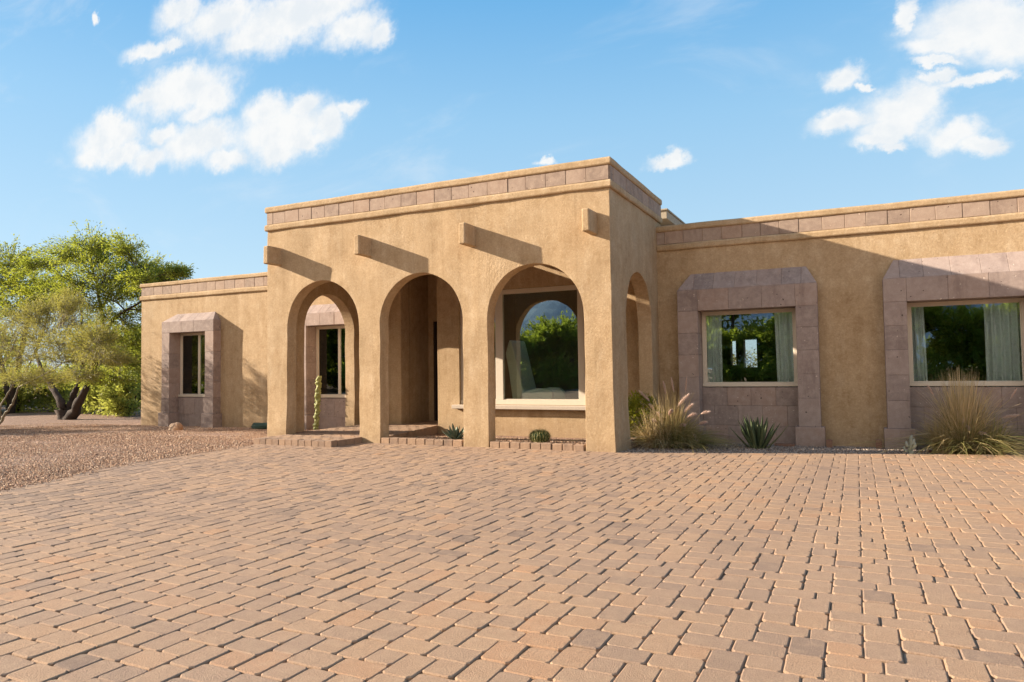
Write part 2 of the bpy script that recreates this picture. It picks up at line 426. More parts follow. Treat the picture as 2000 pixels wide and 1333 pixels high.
M['roofing'] = m_ramp('roofing', [(0, (0.4, 0.33, 0.25)), (1, (0.4, 0.33, 0.25))], 0.9, 20, 0.3)
M['fascia'] = m_ramp('fascia_board', [(0, (0.36, 0.30, 0.22)), (1, (0.36, 0.30, 0.22))], 0.8, 20, 0.3)
M['mountain'] = m_ramp('hazy_mountain_rock', [(0, (0.12, 0.19, 0.30)), (0.5, (0.17, 0.25, 0.37)), (1, (0.26, 0.33, 0.42))], 1.0, 0.02, 0.5, (0.08, 0.14, 0.20), 1.0)  # distance haze put into the rock colour as blue
M['glass'] = m_glass('window_glass', (0.95, 0.985, 0.98), 0.16)
M['darkglass'] = m_glass('screened_glass', (0.12, 0.12, 0.12), 0.04)

# ------------------------------------------------------------------ ground
GY = 0.0


def gz(x, y):
    """gravel level"""
    return -0.012 - 0.028 * np.maximum(y, 0) * np.minimum(1.0, np.maximum(0.0, 1.0)) + 0.006 * np.minimum(x + 6, 0) * (np.asarray(x) > -40)


def build_ground():
    # one sheet to the horizon, finer near the house
    xs = np.concatenate([[-2500, -900, -300, -120, -60, -40], np.arange(-30, 16, 0.5), [20, 30, 50, 120, 300, 900, 2500]])
    ys = np.concatenate([[-2500, -900, -300, -100, -50, -30], np.arange(-16, 14, 0.5), [18, 25, 40, 100, 300, 900, 2500]])
    X, Y = np.meshgrid(xs, ys)
    Z = -0.012 - 0.028 * np.clip(Y, 0, 6) + 0.006 * np.clip(X + 6, -14, 0)
    for i in range(Z.shape[0]):
        for j in range(Z.shape[1]):
            if X[i, j] < -6 and abs(X[i, j]) < 40 and abs(Y[i, j]) < 30:
                Z[i, j] += 0.02 * mnoise.noise(Vector((X[i, j] * 0.8, Y[i, j] * 0.8, 0)))
            if Y[i, j] < 1.5 and X[i, j] > -5.6: Z[i, j] = min(Z[i, j], -0.05) if Y[i, j] < 0.0 else Z[i, j]
    V = np.stack([X, Y, Z], -1).reshape(-1, 3); nx = len(xs)
    i, j = np.meshgrid(np.arange(len(ys) - 1), np.arange(nx - 1), indexing='ij')
    a = (i * nx + j).ravel()
    F = np.stack([a, a + 1, a + nx + 1, a + nx], -1)
    tag(fast_mesh('ground', V, F, M['ground'], smooth=True), kind='structure')


build_ground()

# driveway edge: far-left border of the pavers
EDGE = [(-5.34, 0.25), (-5.3, -0.73), (-5.1, -2.93), (-4.42, -4.72), (-3.1, -6.9), (-1.2, -9.4), (1.6, -12.2)]


def clip(poly, a, b, c):
    """keep a*x+b*y <= c"""
    out = []
    n = len(poly)
    for i in range(n):
        p, q = poly[i], poly[(i + 1) % n]
        dp, dq = a * p[0] + b * p[1] - c, a * q[0] + b * q[1] - c
        if dp <= 0: out.append(p)
        if dp * dq < 0:
            t = dp / (dp - dq); out.append((p[0] + t * (q[0] - p[0]), p[1] + t * (q[1] - p[1])))
    return out


def inset_poly(P, d):
    """inset a convex counter-clockwise polygon"""
    n = len(P); out = []
    for i in range(n):
        p0, p1, p2 = np.array(P[i - 1]), np.array(P[i]), np.array(P[(i + 1) % n])
        e1 = p1 - p0; e2 = p2 - p1
        l1, l2 = np.linalg.norm(e1), np.linalg.norm(e2)
        if l1 < 1e-6 or l2 < 1e-6: return None
        n1 = np.array([-e1[1], e1[0]]) / l1; n2 = np.array([-e2[1], e2[0]]) / l2
        bis = n1 + n2; k = 1 + n1 @ n2
        if k < 0.2: return None
        out.append(tuple(p1 + bis * (d / k)))
    return out


def area(P):
    return 0.5 * sum(P[i][0] * P[(i + 1) % len(P)][1] - P[(i + 1) % len(P)][0] * P[i][1] for i in range(len(P)))


def block(mb, P, ztop, r, dep=0.06, bev=0.007, tilt=(0, 0), jit=0.0):
    """one paver with a chamfered, slightly tilted top"""
    Q = []
    n = len(P)
    for i in range(n):      # clip the corners a little
        p0, p1, p2 = np.array(P[i - 1]), np.array(P[i]), np.array(P[(i + 1) % n])
        l1 = np.linalg.norm(p0 - p1); l2 = np.linalg.norm(p2 - p1)
        c = min(0.012 + jit * random.random(), 0.3 * l1, 0.3 * l2)
        Q.append(tuple(p1 + (p0 - p1) / l1 * c)); Q.append(tuple(p1 + (p2 - p1) / l2 * c))
    T = inset_poly(Q, bev)
    if T is None or area(T) < 1e-4: return
    cx = sum(p[0] for p in P) / n; cy = sum(p[1] for p in P) / n
    zt = lambda x, y: ztop + tilt[0] * (x - cx) + tilt[1] * (y - cy)
    k = len(Q)
    V = [(x, y, zt(x, y)) for x, y in T] + [(x, y, zt(x, y) - bev * 0.75) for x, y in Q] + [(x, y, ztop - dep) for x, y in Q]
    F = [tuple(range(k))]
    for i in range(k):
        j = (i + 1) % k
        F.append((k + i, k + j, j, i)); F.append((2 * k + i, 2 * k + j, k + j, k + i))
    mb.add(V, F, r)


def build_driveway():
    mb = MB()
    c = 0.127; h = 0.125
    left = []
    for (x0, y0), (x1, y1) in zip(EDGE[:-1], EDGE[1:]):
        a, b = (y1 - y0), -(x1 - x0)       # outward (to the left) normal: keep right side
        L = math.hypot(a, b); a /= L; b /= L
        left.append((a, b, a * x0 + b * y0))
    X0, Y0 = 2.757, -5.735

    def put(x0, x1, y0, y1, edge=0):
        g = 0.0012
        P = [(x0 + g, y0 + g), (x1 - g, y0 + g), (x1 - g, y1 - g), (x0 + g, y1 - g)]
        P = [(x + random.uniform(-1, 1) * 0.0018, y + random.uniform(-1, 1) * 0.0018) for x, y in P]
        cx = (x0 + x1) / 2; cy = (y0 + y1) / 2
        if cx < 0.15:
            P = clip(P, 0, 1, -0.004)
        else:
            nx, ny = -0.282, 0.959
            P = clip(P, nx, ny, -0.012)
        if len(P) < 3: return
        for a, b, cc in left:
            if max(a * x + b * y for x, y in P) > cc:
                P = clip(P, a, b, cc)
                if len(P) < 3: return
        if area(P) < 0.0012: return
        blk = 0.5 + 0.5 * mnoise.noise(Vector((cx * 0.55 + 9, cy * 0.55, 3)))
        r = min(1, max(0, random.gauss(0.55 + 0.12 * min(1.5, max(-2, (cx - 0.5) / 3)) + (blk - 0.5) * 0.5, 0.19)))
        block(mb, P, random.gauss(0, 0.0014), r, 0.05, 0.0055, (random.gauss(0, 0.008), random.gauss(0, 0.008)), 0.005)

    for k in range(-70, 60):
        # pair of columns: square column 2k, thin column 2k+1
        xs = X0 + 2 * k * c
        if xs > 9 or xs < -6: continue
        off = Y0 + (2 * h if k % 2 else 0.0)
        for n in range(-16, 17):
            y = off + n * 4 * h
            # square column: two long blocks (1.5h) going up from y, crossing row below y
            put(xs, xs + c, y, y + 1.5 * h); put(xs, xs + c, y + 1.5 * h, y + 3 * h)
            # transverse pair centred on this column, row y-h..y
            put(xs - c, xs + 0.5 * c, y - h, y); put(xs + 0.5 * c, xs + 2 * c, y - h, y)
            # thin column fillers right of it: rows not covered by neighbouring crossings
            put(xs + c, xs + 2 * c, y, y + h)
            put(xs + c, xs + 2 * c, y + 2 * h, y + 3 * h)
    o = mb.build('driveway', M['paver']); tag(o, kind='structure')
    # bedding sand seen in the joints
    P = [(-5.34, 0.0)] + EDGE[1:] + [(9, -12.2), (9, 2.64), (0.0, -0.012)]
    me = MB(); me.add([(x, y, -0.0105) for x, y in P], [tuple(range(len(P)))[::-1]])
    o2 = me.build('joint_sand', M['sand']); tag(o2, kind='structure')
    # pale mortar haunch along the left border
    eb = MB()
    pts = []
    for (x0, y0), (x1, y1) in zip(EDGE[1:-1], EDGE[2:]):
        for t in np.linspace(0, 1, 8, endpoint=False): pts.append((x0 + (x1 - x0) * t, y0 + (y1 - y0) * t))
    for i in range(len(pts) - 1):
        (xa, ya), (xb, yb) = pts[i], pts[i + 1]
        L = math.hypot(xb - xa, yb - ya); nx, ny = (yb - ya) / L, -(xb - xa) / L
        w0 = 0.05 + 0.025 * random.random(); g = 0.002
        if nx > 0: nx, ny = -nx, -ny
        V = [(xa + nx * g, ya + ny * g, -0.006), (xb + nx * g, yb + ny * g, -0.006), (xb + nx * w0, yb + ny * w0, -0.03), (xa + nx * w0, ya + ny * w0, -0.03)]
        eb.add(V, [(0, 1, 2, 3)] if (V[1][0] - V[0][0]) * (V[2][1] - V[0][1]) - (V[1][1] - V[0][1]) * (V[2][0] - V[0][0]) > 0 else [(3, 2, 1, 0)], 0.5)
    tag(eb.build('driveway_edging', M['sill']), kind='structure')


build_driveway()


def inside_edge(x, y):
    """True left of the driveway"""
    ex = np.interp(-y, [-e[1] for e in EDGE], [e[0] for e in EDGE])
    return x < ex - 0.02


def stones(name, pts, zs, smin, smax, material, seed=1):
    r = np.random.default_rng(seed)
    n = len(pts)
    base = np.array([[1, 0, 0], [-1, 0, 0], [0, 1, 0], [0, -1, 0], [0, 0, 1], [0, 0, -1]], float)
    F0 = np.array([[0, 2, 4], [2, 1, 4], [1, 3, 4], [3, 0, 4], [2, 0, 5], [1, 2, 5], [3, 1, 5], [0, 3, 5]])
    s = r.uniform(smin, smax, (n, 1, 1)) * r.uniform(0.6, 1.25, (n, 1, 3)) * np.array([1, 1, 0.75])
    v = base[None] * s * r.uniform(0.75, 1.2, (n, 6, 1)) + r.normal(0, 0.12, (n, 6, 3)) * s
    q = r.normal(0, 1, (n, 4)); q /= np.linalg.norm(q, axis=1, keepdims=True)
    w, x, y, z = q.T
    R = np.stack([1 - 2 * (y * y + z * z), 2 * (x * y - z * w), 2 * (x * z + y * w), 2 * (x * y + z * w), 1 - 2 * (x * x + z * z), 2 * (y * z - x * w),
                  2 * (x * z - y * w), 2 * (y * z + x * w), 1 - 2 * (x * x + y * y)], -1).reshape(n, 3, 3)
    v = np.einsum('nij,nkj->nki', R, v)
    v[:, :, :2] += pts[:, None, :]
    v[:, :, 2] += (zs + s[:, 0, 2] * 0.35)[:, None]
    F = (F0[None] + (np.arange(n) * 6)[:, None, None]).reshape(-1, 3)
    o = fast_mesh(name, v.reshape(-1, 3), F, material, rnd=np.repeat(r.random(n), 8))
    return tag(o, kind='stuff')


def build_gravel():
    r = np.random.default_rng(3)
    N = 260000
    x = r.uniform(-15.5, -3.2, N); y = r.uniform(-7.5, 3.0, N)
    dist = np.hypot(x - CAM[0], y - CAM[1])
    keep = inside_edge(x, y) & (r.random(N) < np.clip(1.35 - (dist - 6) / 12.0, 0.28, 1))
    keep &= ~((x > -5.45) & (y > -0.75)) & ~((x > -5.75) & (y > -0.02)) & (y < 2.62)
    keep &= (x * 0.8997 + y * 0.4362 - (CAM[0] * 0.8997 + CAM[1] * 0.4362)) / np.maximum(0.1, (x - CAM[0]) * -0.4354 + (y - CAM[1]) * 0.8993) > -0.8
    p = np.stack([x, y], -1)[keep]
    z = -0.012 - 0.028 * np.clip(p[:, 1], 0, 6) + 0.006 * np.clip(p[:, 0] + 6, -14, 0)
    stones('gravel', p, z, 0.0065, 0.0150, M['gravel'], 5)
    n = 900
    yy = r.uniform(-5.6, -0.9, n); xx = np.interp(-yy, [-q[1] for q in EDGE], [q[0] for q in EDGE]) + r.exponential(.05, n) - .01
    stones('spilled_gravel', np.stack([xx, yy], -1), np.full(n, .001), .005, .012, M['gravel'], 15)
    # grey gravel bed along the right wing
    N = 26000
    x = r.uniform(0.0, 6.5, N); y = r.uniform(0.0, 2.3, N)
    k = (y > 0.2945 * x + 0.006)
    p = np.stack([x, y], -1)[k]
    z = -0.014 - 0.028 * p[:, 1]
    stones('bed_gravel', p, z, 0.008, 0.018, M['graygravel'], 6)
    # planter inside the porch
    N = 16000
    x = r.uniform(-4.0, 0.0, N); y = r.uniform(0.06, 2.34, N)
    k = (x > -3.6 - 0.2 * (y - 0.16) + 0.02) & ~((y < 0.24) & (((x > -2.2) & (x < -1.74)) | (x > -0.42))) & ((x < -0.22) | ((y > .66) & (y < 1.92)))
    p = np.stack([x, y], -1)[k]
    stones('planter_gravel', p, 0.042 - 0.062 * p[:, 1], 0.009, 0.02, M['gravel'], 8)
    mb = MB(); mb.add([(-3.6, 0.06, .04), (-0.21, 0.06, .04), (-0.21, 2.37, -.105), (-4.05, 2.37, -.105)], [(0, 1, 2, 3)])
    mb.add([(-0.21, .65, .0), (-0.02, .65, .0), (-0.02, 1.93, -.08), (-.21, 1.93, -.08)], [(0, 1, 2, 3)])
    tag(mb.build('planter_soil', M['ground']), kind='structure')


build_gravel()

# ------------------------------------------------------------------ the house
HOUSE = empty('adobe_house', (0, 0, 0), 'tan stucco adobe house with three arched porch openings and stone window surrounds', 'house')
ZT = 3.735; TH = 0.21; D = 2.62; L = 5.8; SPR = 1.765


def portico():
    arches = []          # (s0, s1, spring) along the path left side -> front -> right side
    P = D                # path length of the left side
    arches.append((D - 1.94, D - 0.62))
    for a, b in ((-5.388, -3.963), (-3.577, -2.165), (-1.775, -0.371)): arches.append((P + L + a, P + L + b))
    arches.append((P + L + 0.63, P + L + 1.94))

    def outer(s):
        if s <= P: return (-L, D - s)
        if s <= P + L: return (-L + (s - P), 0.0)
        return (0.0, s - P - L)

    def inner_knots():
        ks = [(0.0, (-L + TH, D))]
        ks.append((P, (-L + TH, TH))); ks.append((P + L, (-TH, TH))); ks.append((P + L + D, (-TH, D)))
        for a, b in arches:
            for s in (a, b):
                x, y = outer(s)
                if s < P: ks.append((s, (-L + TH, y)))
                elif s < P + L: ks.append((s, (x, TH)))
                else: ks.append((s, (-TH, y)))
        return sorted(ks)

    ks = inner_knots(); kk = [k[0] for k in ks]; kx = [k[1][0] for k in ks]; ky = [k[1][1] for k in ks]
    cols = []            # (s, zlow, is_arch_column)
    cuts = sorted([0.0, P, P + L, P + L + D] + [v for a in arches for v in a])
    for s0, s1 in zip(cuts[:-1], cuts[1:]):
        isa = any(abs(s0 - a) < 1e-6 and abs(s1 - b) < 1e-6 for a, b in arches)
        n = 28 if isa else max(2, int((s1 - s0) / 0.12))
        for i in range(n):
            if isa:
                th = math.pi * (1 - i / n); rr = (s1 - s0) / 2
                cols.append(((s0 + s1) / 2 + rr * math.cos(th), SPR + rr * math.sin(th) if i else SPR, isa if i else 'L'))
            else:
                cols.append((s0 + (s1 - s0) * i / n, SPR, None if i else 'e'))
    cols.append((P + L + D, SPR, 'e'))
    # mark pillar spans
    nC = len(cols)
    MLOW = 14; KUP = 16
    V = []; F = []
    top = {}; low = {}

    def inp(s): return (float(np.interp(s, kk, kx)), float(np.interp(s, kk, ky)))

    def isopen(sm): return any(a < sm < b for a, b in arches)

    def addv(x, y, z): V.append((x, y, z)); return len(V) - 1

    for i, (s, zl, fl) in enumerate(cols):
        ox, oy = outer(s); ix, iy = inp(s)
        for side, (x, y) in ((0, (ox, oy)), (1, (ix, iy))):
            for j in range(KUP + 1):
                top[i, side, j] = addv(x, y, zl + (ZT - zl) * j / KUP)
        needlow = (i > 0 and not isopen((cols[i - 1][0] + s) / 2)) or (i < nC - 1 and not isopen((s + cols[i + 1][0]) / 2))
        if needlow:
            for side, (x, y) in ((0, (ox, oy)), (1, (ix, iy))):
                for j in range(MLOW):
                    low[i, side, j] = addv(x, y, -0.12 + (SPR + 0.12) * j / MLOW)
                low[i, side, MLOW] = top[i, side, 0]
    for i in range(nC - 1):
        op = isopen((cols[i][0] + cols[i + 1][0]) / 2)
        for j in range(KUP):
            F.append((top[i, 0, j], top[i + 1, 0, j], top[i + 1, 0, j + 1], top[i, 0, j + 1]))
            F.append((top[i + 1, 1, j], top[i, 1, j], top[i, 1, j + 1], top[i + 1, 1, j + 1]))
        F.append((top[i, 0, KUP], top[i + 1, 0, KUP], top[i + 1, 1, KUP], top[i, 1, KUP]))
        if op:
            F.append((top[i + 1, 0, 0], top[i, 0, 0], top[i, 1, 0], top[i + 1, 1, 0]))
        else:
            for j in range(MLOW):
                F.append((low[i, 0, j], low[i + 1, 0, j], low[i + 1, 0, j + 1], low[i, 0, j + 1]))
                F.append((low[i + 1, 1, j], low[i, 1, j], low[i, 1, j + 1], low[i + 1, 1, j + 1]))
            F.append((low[i + 1, 0, 0], low[i, 0, 0], low[i, 1, 0], low[i + 1, 1, 0]))
    # jambs and the two free ends
    for i, (s, zl, fl) in enumerate(cols):
        lo = i > 0 and not isopen((cols[i - 1][0] + s) / 2); ro = i < nC - 1 and not isopen((s + cols[i + 1][0]) / 2)
        if lo and not ro:
            for j in range(MLOW): F.append((low[i, 0, j], low[i, 1, j], low[i, 1, j + 1], low[i, 0, j + 1]))
        if ro and not lo:
            for j in range(MLOW): F.append((low[i, 1, j], low[i, 0, j], low[i, 0, j + 1], low[i, 1, j + 1]))
    for i, fl in ((0, 1), (nC - 1, 0)):
        for j in range(KUP):
            q = (top[i, 0, j], top[i, 1, j], top[i, 1, j + 1], top[i, 0, j + 1]); F.append(q[::-1] if fl else q)
    V = np.array(V)
    # hand-trowelled wobble and a slight flare at the pillar feet
    C0 = np.array([-L / 2, D / 2])
    for k in range(len(V)):
        x, y, z = V[k]
        a = 0.012
        V[k, 0] += wob((x, y, z), a, 2.3); V[k, 1] += wob((x + 9, y, z), a, 2.3)
        if z > 0.9 and z < 2.6: V[k, 2] += wob((x, y + 7, z), 0.010, 2.6)
        fl = max(0.0, 1 - (z + 0.1) / 1.2) ** 2 * 0.03
        if y < 0.15: V[k, 1] -= fl * 0.5
        if x > -0.15: V[k, 0] += fl
    o = fast_mesh('portico_wall', V, F, M['stucco'], HOUSE)
    b = o.modifiers.new('bevel', 'BEVEL'); b.width = 0.028 * K; b.segments = 3; b.limit_method = 'ANGLE'; b.angle_limit = math.radians(50)
    return o


portico()


def sweep(name, path, prof, material, step=0.16, amp=0.006, closed_ends=True):
    """profile [(out, z)] swept along a flat polyline; 'out' points to the right of travel"""
    pts = []
    for i in range(len(path) - 1):
        a, b = np.array(path[i], float), np.array(path[i + 1], float)
        n = max(1, int(np.linalg.norm(b - a) / step))
        for t in range(n): pts.append((a + (b - a) * t / n, i if t else (i - 1 if i else 0, i)))
    pts.append((np.array(path[-1], float), len(path) - 2))
    dirs = [(np.array(path[i + 1], float) - np.array(path[i], float)) for i in range(len(path) - 1)]
    dirs = [d / np.linalg.norm(d) for d in dirs]; nors = [np.array([d[1], -d[0]]) for d in dirs]
    V = []; F = []; n = len(prof)
    for p, seg in pts:
        if isinstance(seg, tuple):
            n1, n2 = nors[seg[0]], nors[seg[1]]; nn = (n1 + n2) / (1 + n1 @ n2)
        else:
            nn = nors[seg]
        for k, (o, z) in enumerate(prof):
            q = p + nn * o
            V.append((q[0] + wob((q[0], q[1], z), amp, 3), q[1] + wob((q[0] + 5, q[1], z), amp, 3), z + wob((q[0], q[1] + 3, z), amp, 2)))
    for i in range(len(pts) - 1):
        for k in range(n):
            F.append((i * n + k, (i + 1) * n + k, (i + 1) * n + (k + 1) % n, i * n + (k + 1) % n))
    F.append(tuple(range(n))); F.append(tuple((len(pts) - 1) * n + k for k in range(n))[::-1])
    me_o = fast_mesh(name, np.array(V), F, material, HOUSE, smooth=False)
    bm = bmesh.new(); bm.from_mesh(me_o.data); bmesh.ops.recalc_face_normals(bm, faces=bm.faces); bm.to_mesh(me_o.data); bm.free()
    b = me_o.modifiers.new('bevel', 'BEVEL'); b.width = 0.012 * K; b.segments = 2; b.limit_method = 'ANGLE'; b.angle_limit = math.radians(50)
    return me_o


def roll(z0, z1, out, inn):
    h = z1 - z0
    return [(inn, z0), (out * 0.72, z0), (out, z0 + h * 0.22), (out, z0 + h * 0.72), (out * 0.75, z1 - h * 0.04), (out * 0.2, z1), (inn, z1)]


def band(name, path, z0, z1, out=0.018, inn=-0.05, mean=0.285, start=0.13):
    mb = MB()
    for i in range(len(path) - 1):
        a, b = np.array(path[i], float), np.array(path[i + 1], float); Ln = np.linalg.norm(b - a); d = (b - a) / Ln; nn = np.array([d[1], -d[0]])
        s = 0.0; w = start
        while s < Ln - 1e-6:
            e = min(Ln, s + w)
            if Ln - e < 0.09: e = Ln
            g = 0.0022; o2 = out + random.uniform(-0.003, 0.003)
            q = [a + d * (s + g) + nn * inn, a + d * (e - g) + nn * inn, a + d * (e - g) + nn * o2, a + d * (s + g) + nn * o2]
            V = [(p[0], p[1], z) for z in (z0, z1) for p in q]
            mb.add(V, [(0, 1, 2, 3), (7, 6, 5, 4), (0, 4, 5, 1), (1, 5, 6, 2), (2, 6, 7, 3), (3, 7, 4, 0)], random.random())
            s = e; w = mean * random.uniform(0.9, 1.1)
    o = mb.build(name, M['bandstone'], HOUSE, bevel=0.004, seg=1)
    bm = bmesh.new(); bm.from_mesh(o.data); bmesh.ops.recalc_face_normals(bm, faces=bm.faces); bm.to_mesh(o.data); bm.free()
    return o


PP = [(-L, D), (-L, 0), (0, 0), (0, D)]
sweep('parapet_cap', PP, roll(3.648, 3.75, 0.036, -TH - 0.03), M['stucco'])
sweep('moulding', PP, roll(3.355, 3.46, 0.036, -0.04), M['stucco'])
band('stone_band', PP, 3.46, 3.648, 0.017, -0.04)
YR = 2.35; YL = 2.60
PR = [(0.0, YR), (9.5, YR), (9.5, 6.85)]
sweep('parapet_cap', PR, roll(3.168, 3.268, 0.036, -0.3), M['stucco'])
sweep('moulding', PR, roll(2.868, 2.973, 0.036, -0.04), M['stucco'])
band('stone_band', PR, 2.973, 3.168, 0.015, -0.04)
XL = -12.335
PL = [(XL, 6.85), (XL, YL), (-L, YL)]
sweep('parapet_cap', PL, roll(3.097, 3.192, 0.036, -0.3), M['stucco'])
sweep('moulding', PL, roll(2.794, 2.902, 0.036, -0.04), M['stucco'])
band('stone_band', PL, 2.902, 3.097, 0.015, -0.04)


def gridwall(name, x0, x1, y, z0, z1, holes, th, material, amp=0.008, step=0.35, ret=None):
    """wall facing -y with rectangular holes, shared-vertex grid"""
    xs = sorted(set([x0, x1] + [h[i] for h in holes for i in (0, 1)])); zs = sorted(set([z0, z1] + [h[i] for h in holes for i in (2, 3)]))

    def fine(a):
        o = []
        for p, q in zip(a[:-1], a[1:]):
            n = max(1, int((q - p) / step)); o += [p + (q - p) * i / n for i in range(n)]
        return o + [a[-1]]
    xs = fine(xs); zs = fine(zs)
    nx, nz = len(xs), len(zs)
    fill = lambda i, j: 0 <= i < nx - 1 and 0 <= j < nz - 1 and not any(h[0] < (xs[i] + xs[i + 1]) / 2 < h[1] and h[2] < (zs[j] + zs[j + 1]) / 2 < h[3] for h in holes)
    V = [(x, yy + (wob((x, yy, z), amp, 1.7) if yy == y else 0), z) for yy in (y, y + th) for z in zs for x in xs]
    id_ = lambda i, j, s: s * nx * nz + j * nx + i
    F = []
    for i in range(nx - 1):
        for j in range(nz - 1):
            if not fill(i, j): continue
            F.append((id_(i, j, 0), id_(i + 1, j, 0), id_(i + 1, j + 1, 0), id_(i, j + 1, 0)))
            F.append((id_(i + 1, j, 1), id_(i, j, 1), id_(i, j + 1, 1), id_(i + 1, j + 1, 1)))
            for di, dj, e in ((-1, 0, ((i, j + 1), (i, j))), (1, 0, ((i + 1, j), (i + 1, j + 1))), (0, -1, ((i, j), (i + 1, j))), (0, 1, ((i + 1, j + 1), (i, j + 1)))):
                if not fill(i + di, j + dj):
                    (a, b), (c_, d_) = e
                    F.append((id_(a, b, 0), id_(a, b, 1), id_(c_, d_, 1), id_(c_, d_, 0)))
    used = sorted(set(k for f in F for k in f)); mp = {k: n for n, k in enumerate(used)}
    o = fast_mesh(name, np.array(V)[used], [tuple(mp[k] for k in f) for f in F], material, HOUSE)
    return o


# window geometry: (outer x0, x1, opening x0, x1, opening top, sill z, ridge z, fold z)
WINS = {
    'A': dict(x0=0.345, x1=2.297, o0=0.645, o1=2.01, ot=1.897, sill=0.757, fold=2.215, ridge=2.517, yw=YR, rl=0.195, rr=0.165, zb=-0.14),
    'B': dict(x0=3.115, x1=5.05, o0=3.39, o1=4.745, ot=1.89, sill=0.757, fold=2.205, ridge=2.517, yw=YR, rl=0.165, rr=0.165, zb=-0.14),
    'C': dict(x0=-11.385, x1=-9.75, o0=-11.135, o1=-10.01, ot=1.99, sill=0.545, fold=2.237, ridge=2.452, yw=YL, rl=0.29, rr=0.19, zb=-0.2),
    'D': dict(x0=-7.41, x1=-5.80, o0=-7.155, o1=-6.05, ot=1.99, sill=0.545, fold=2.237, ridge=2.452, yw=YL, rl=0.29, rr=0.19, zb=-0.2),
}
hl = lambda w: (w['o0'] - 0.04, w['o1'] + 0.04, -0.3, w['ot'] + 0.04)
gridwall('wing_wall', 0.0, 9.5, YR, -0.3, 3.2, [hl(WINS['A']), hl(WINS['B'])], 0.3, M['stucco'])
gridwall('wing_wall', XL, -L + 0.24, YL, -0.3, 3.12, [hl(WINS['C']), hl(WINS['D'])], 0.3, M['stucco'])
YB_ = 6.6
mb = MB(); mb.box(XL, XL + 0.3, YL + 0.302, YB_, -0.3, 3.12); mb.build('end_wall', M['stucco'], HOUSE)
mb = MB(); mb.box(9.2, 9.5, YR + 0.302, YB_, -0.3, 3.2); mb.build('end_wall', M['stucco'], HOUSE)
REAR = [(0.43, 0.54, 1.09, 1.59), (0.69, 0.95, 1.04, 1.61)]
gridwall('rear_wall', XL, 9.5, YB_ + 0.002, -0.3, 3.0, REAR, 0.25, M['stucco'], step=1.0)


def surround(w, win):
    P = 0.20; yw = w['yw']; yf = yw - P; yb = yw + 0.11
    x0, x1, o0, o1, ot = w['x0'], w['x1'], w['o0'], w['o1'], w['ot']
    mb = MB(); g = 0.0009

    def bx(a, b, y0, y1, z0, z1):
        j = random.uniform(-0.003, 0.003)
        mb.box(a + g, b - g, y0 + j, y1, z0 + g, z1 - g, random.random())
    # jambs
    zz = [0.2, 0.56, 0.9, 1.235, 1.56, ot]
    for a, b in ((x0, o0), (o1, x1)):
        off = random.uniform(-0.04, 0.04)
        zs = [zz[0]] + [z + off for z in zz[1:-1]] + [zz[-1]]
        for za, zb in zip(zs[:-1], zs[1:]): bx(a, b, yf, yb, za, zb)
        ex = 0.045
        mb.box(a - ex, b + ex, yf - 0.045, yb - 0.02, w['zb'], 0.2 - g, random.random())
    # header
    n = 5
    hx = [x0, o0] + list(np.linspace(o0, o1, n - 1)[1:-1] + np.array([random.uniform(-.03, .03) for _ in range(n - 3)])) + [o1, x1]
    for a, b in zip(hx[:-1], hx[1:]): bx(a, b, yf, yb, ot, w['fold'])
    # hipped top
    zf, zr = w['fold'], w['ridge']; ra, rb = x0 + w['rl'], x1 - w['rr']
    cuts = [x0] + list(np.linspace(ra, rb, 6) + np.array([0.04] + [random.uniform(-.03, .03) for _ in range(4)] + [-0.04])) + [x1]
    yk = yw + 0.03
    for i in range(len(cuts) - 1):
        a, b = cuts[i], cuts[i + 1]
        r = random.random()
        if i == 0:
            V = [(x0, yf, zf), (b - g, yf, zf), (b - g, yk, zr), (ra, yk, zr), (x0, yk, zf), (b - g, yk, zf)]
            mb.add(V, [(0, 1, 2, 3), (0, 3, 4), (0, 4, 5, 1), (1, 5, 2), (4, 3, 2, 5)], r)
        elif i == len(cuts) - 2:
            V = [(a + g, yf, zf), (x1, yf, zf), (rb, yk, zr), (a + g, yk, zr), (x1, yk, zf), (a + g, yk, zf)]
            mb.add(V, [(0, 1, 2, 3), (1, 4, 2), (0, 5, 4, 1), (0, 3, 5), (5, 3, 2, 4)], r)
        else:
            V = [(a + g, yf, zf), (b - g, yf, zf), (b - g, yk, zr), (a + g, yk, zr), (a + g, yk, zf), (b - g, yk, zf)]
            mb.add(V, [(0, 1, 2, 3), (0, 4, 5, 1), (0, 3, 4), (1, 5, 2), (4, 3, 2, 5)], r)
    # stone panel under the window
    rows = [(0.2 * 0.9, 0.477, 0), (0.477, w['sill'] - 0.012, 1), (w['zb'], 0.18, 1)] if w['sill'] > 0.7 else [(0.16, w['sill'] - 0.012, 0), (w['zb'], 0.16, 1)]
    for za, zb, ph in rows:
        xx = o0 + 0.001; first = 0.17 if ph == 0 else 0.36
        wd = first
        while xx < o1 - 0.002:
            e = min(o1 - 0.001, xx + wd)
            if o1 - e < 0.08: e = o1 - 0.001
            bx(xx, e, yw + 0.045, yb + 0.09, za, zb); xx = e; wd = 0.343
    # backing so the joints are not see-through
    o = mb.build('surround', M['stone'], win, bevel=0.0032, seg=1)
    return o


